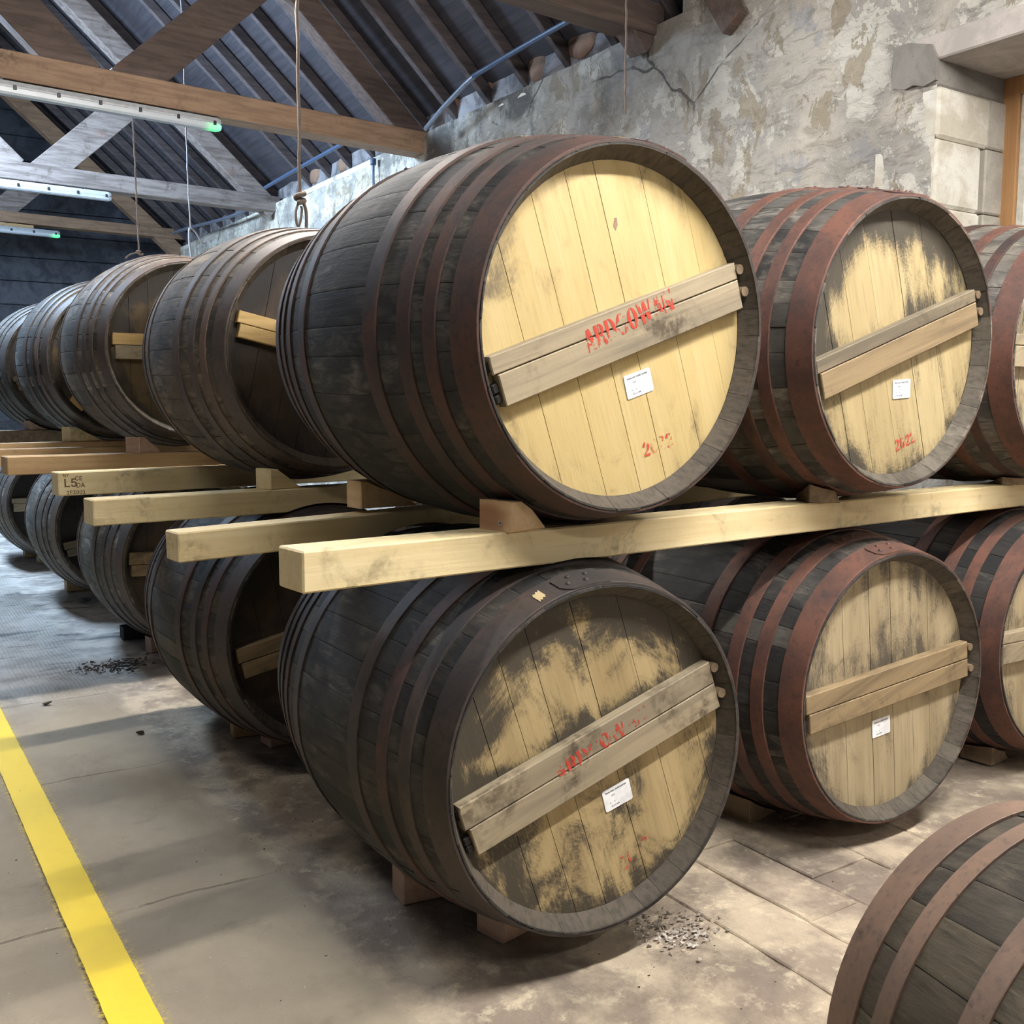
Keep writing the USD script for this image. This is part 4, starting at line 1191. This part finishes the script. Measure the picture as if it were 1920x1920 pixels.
# ------------------------------------------------------------------ batten lights
def batten(xr, yr, zt, L, label, green=True, lit=False, packer=False):
    """A long LED batten under a tie beam, its right end at xr, top at zt."""
    base = AY * yr + AX * ((xr - AY[0] * yr) / AX[0])
    t = thing('batten_light', label, 'ceiling light', 'batten lights under the tie beams', M=frame(base + (0, 0, zt + H), AX, AY, (0, 0, 1)))
    prof_h = Polygon([(-0.030, 0), (0.030, 0), (0.052, -0.035), (0.052, -0.048), (-0.052, -0.048), (-0.052, -0.035)])
    prof_d = Polygon([(-0.050, -0.049), (0.050, -0.049), (0.046, -0.080), (0.030, -0.094), (-0.030, -0.094), (-0.046, -0.080)])

    def ext(poly, a, b):
        c0 = np.array(poly.exterior.coords[:-1])
        mid = c0.mean(0)
        e = mid + (c0 - mid) * 0.72
        v = [(a + 0.03, *q) for q in c0] + [(b - 0.03, *q) for q in c0] + [(a, *q) for q in e] + [(b, *q) for q in e]
        return hull(v)
    obj('housing', ext(prof_h, -L, 0), M['housing'], t, 20)
    obj('diffuser', ext(prof_d, -L, 0), M[lit] if lit else (M['diffuser'] if green else M['diffuser_plain']), t, 20, label='milky diffuser glowing green at its end' if green and not lit else None)
    n = int(L / 0.27)
    for k in range(n + 1):
        x = -0.06 - k * (L - 0.12) / n
        obj('clip', cat_meshes([cbox(x - 0.011, x + 0.011, -0.060, -0.046, -0.062, -0.030, 0.002), cbox(x - 0.008, x + 0.008, 0.046, 0.060, -0.062, -0.030, 0.002)]), M['clip'], t, 20)
    if packer:
        obj('packing_board', cbox(-0.95, -0.35, -0.03, 0.05, 0.001, 0.045, 0.003), M['rail3'], t, 20)
    for x in (-0.25, -L + 0.25):
        obj('mounting_bracket', cbox(x - 0.03, x + 0.03, -0.034, 0.034, 0.0, 0.012 if not packer else 0.004, 0.002), M['clip'], t, 20)
    return t


batten(2.60, 7.98, 2.232, 1.85, 'nearest batten light, under the orange brown tie beam, green at its end')
batten(2.565, 11.78, 2.302, 1.6, 'middle batten light under the grey tie beam, with no green glow', green=False)
batten(2.735, 15.98, 2.480, 1.6, 'farthest batten light near the end wall, green at its end', packer=True)
batten(2.52, 4.90, 2.31, 1.55, 'lit batten light under the truss above the front casks', lit='lit_strong')
batten(2.50, 0.30, 2.23, 1.55, 'lit batten light hanging over the passage in front of the casks', lit='lit')
batten(4.20, 0.35, 2.23, 1.55, 'added unseen batten light over the passage, brightening the window wall', lit='lit')  # lamp added out of view to brighten the window wall
batten(2.40, -2.40, 2.23, 1.55, 'added unseen fill batten near the front end of the passage', lit='lit_fill')  # unseen lamp added to brighten the faces turned to the eye
batten(-0.10, 2.60, 2.23, 1.0, 'added unseen fill batten over the left side of the passage', lit='lit_fill')  # unseen fill lamp added for the left floor and rail ends

# skylights in the left slope (out of view; they give the cool daylight)
for (y, L) in ((9.9, 1.9), (13.6, 1.3)):
    t = thing('skylight', f'skylight in the left roof slope {"above the second bay" if y < 11 else "above the far bay"}', 'skylight', 'skylights in the left slope')
    nrm = np.array([-0.75, 0, 0.65]); nrm /= np.linalg.norm(nrm)
    ex = np.array([0.65, 0, 0.75]); ex /= np.linalg.norm(ex)
    Fm = frame(np.array([0.05, y, 3.10 + H]) + nrm * 0.03, ex, (0, 1, 0), nrm)
    parts = [cbox(-0.50, 0.50, -L / 2 - 0.05, -L / 2, 0, 0.06), cbox(-0.50, 0.50, L / 2, L / 2 + 0.05, 0, 0.06), cbox(-0.50, -0.45, -L / 2, L / 2, 0, 0.06), cbox(0.45, 0.50, -L / 2, L / 2, 0, 0.06)]
    m = cat_meshes(parts); m.apply_transform(Fm)
    obj('frame', m, M['frame_white'], t, 20)

# ------------------------------------------------------------------ pipes, ropes
zP = lambda z: z + H
tag(obj('conduit', tube(spline([(4.24, 5.0, zP(2.585)), (4.24, 5.9, zP(2.575)), (4.23, 6.6, zP(2.55)), (4.22, 7.02, zP(2.527))], 20), 0.020), M['pipe'], None, True), 'blue painted conduit under the rafters, upper length by the top of the picture', 'conduit', 'conduits along the eaves')
tag(obj('conduit', tube(np.array([(4.225, 7.0, zP(2.530)), (4.222, 7.15, zP(2.50)), (4.22, 7.5, zP(2.405)), (4.235, 7.83, zP(2.31))]), 0.021), M['pipe_grey'], None, True), 'grey sloping conduit going down to the near truss foot', 'conduit', 'conduits along the eaves')
tag(obj('conduit', tube(spline([(4.20, 9.4, zP(2.52)), (4.20, 10.3, zP(2.51)), (4.20, 11.1, zP(2.495)), (4.20, 11.68, zP(2.48))], 20), 0.020), M['pipe'], None, True), 'blue conduit under the rafters between the two trusses', 'conduit', 'conduits along the eaves')
tag(obj('drop_pipe', cat_meshes([tube([(XW - 0.05, 9.31, zP(2.36)), (XW - 0.05, 9.31, zP(1.7)), (XW - 0.05, 9.31, 0.9)], 0.012), tube([(XW - 0.05, 9.31, zP(2.38)), (XW - 0.05, 9.31, zP(2.33)), (XW - 0.05, 9.31, zP(2.32))], 0.03)]), M['pipe'], None, True), 'thin blue pipe running down the wall beyond the clean-headed cask', 'pipe')
tag(obj('far_conduit', tube(spline([(4.3, 12.2, zP(2.42)), (4.3, 13.2, zP(2.40)), (4.25, 14.2, zP(2.44)), (4.2, 15.6, zP(2.5))], 20), 0.022), M['pipe_grey'], None, True), 'bluish cable sagging along the wall beyond the second truss', 'cable')


def rope(name, pts, r, mat, label, extra=(), cat='rope'):
    t = thing(name, label, cat)
    wob = np.random.default_rng(len(label))
    p = spline(pts, 40)
    p[1:-1, :2] += wob.normal(0, r * 0.25, (38, 2))
    obj('strand', tube(p, r, 8), mat, t, True)
    for nm, q, rr in extra:
        obj(nm, tube(spline(q, 24), rr, 8), mat, t, True)
    return t


x, y = 1.900, 4.80
loop = [(x, y, zP(0.985)), (x - 0.018, y, zP(0.94)), (x - 0.022, y, zP(0.89)), (x - 0.012, y, zP(0.855)), (x + 0.004, y + 0.004, zP(0.89)), (x + 0.006, y + 0.004, zP(0.95))]
tail = [(x + 0.006, y, zP(0.985)), (x + 0.026, y, zP(0.95)), (x + 0.032, y, zP(0.90)), (x + 0.030, y, zP(0.845))]
knot = [(x - 0.015, y - 0.012, zP(0.965)), (x + 0.014, y - 0.014, zP(0.975)), (x + 0.018, y + 0.01, zP(0.985)), (x - 0.012, y + 0.014, zP(0.99)), (x - 0.014, y - 0.014, zP(1.00)), (x + 0.016, y - 0.012, zP(1.01)), (x + 0.010, y + 0.012, zP(1.02))]
rope('rope', [(x + 0.012, y, zP(3.6)), (x + 0.008, y, zP(2.4)), (x + 0.004, y, zP(1.6)), (x, y, zP(0.99))], 0.0085, M['rope'], 'brown rope with a knotted loop hanging above the second-row cask', (('loop', loop, 0.006), ('loose_end', tail, 0.008), ('knot', knot, 0.013)))
x, y = 1.950, 8.27
rope('rope', [(x - 0.005, y, zP(2.26)), (x - 0.002, y, zP(1.9)), (x + 0.002, y, zP(1.5)), (x + 0.004, y, zP(1.145))], 0.0065, M['rope'], 'thin cord with a frayed end hanging beside the pale grey cask', (('loose_end', [(x, y, zP(1.145)), (x - 0.03, y, zP(1.145)), (x - 0.065, y, zP(1.13)), (x - 0.095, y, zP(1.10))], 0.0055), ('knot', [(x + 0.035, y, zP(1.15)), (x + 0.01, y, zP(1.14)), (x - 0.01, y, zP(1.155)), (x + 0.02, y, zP(1.16))], 0.009)))
x, y = 2.783, 9.8
rope('rope', [(x - 0.012, y, zP(4.04)), (x - 0.01, y, zP(3.25)), (x - 0.004, y, zP(2.6)), (x, y, zP(2.0)), (x + 0.01, y, zP(1.62))], 0.007, M['cord'], 'whitish cord with a hook hanging in front of the second truss', (('hook', [(x + 0.01, y, zP(1.63)), (x + 0.05, y, zP(1.60)), (x + 0.09, y, zP(1.54)), (x + 0.13, y, zP(1.50)), (x + 0.15, y, zP(1.52))], 0.009), ('loose_end', [(x, y, zP(1.63)), (x - 0.005, y, zP(1.5)), (x + 0.01, y, zP(1.35)), (x + 0.005, y, zP(1.1))], 0.011)))
x, y = 3.596, 4.4
rope('rope', [(x, y, zP(3.0)), (x + 0.003, y, zP(2.3)), (x - 0.003, y, zP(1.9)), (x, y, zP(1.552))], 0.006, M['rope'], 'thin twine hanging in front of the whitewashed wall above the clean-headed cask', cat='twine')
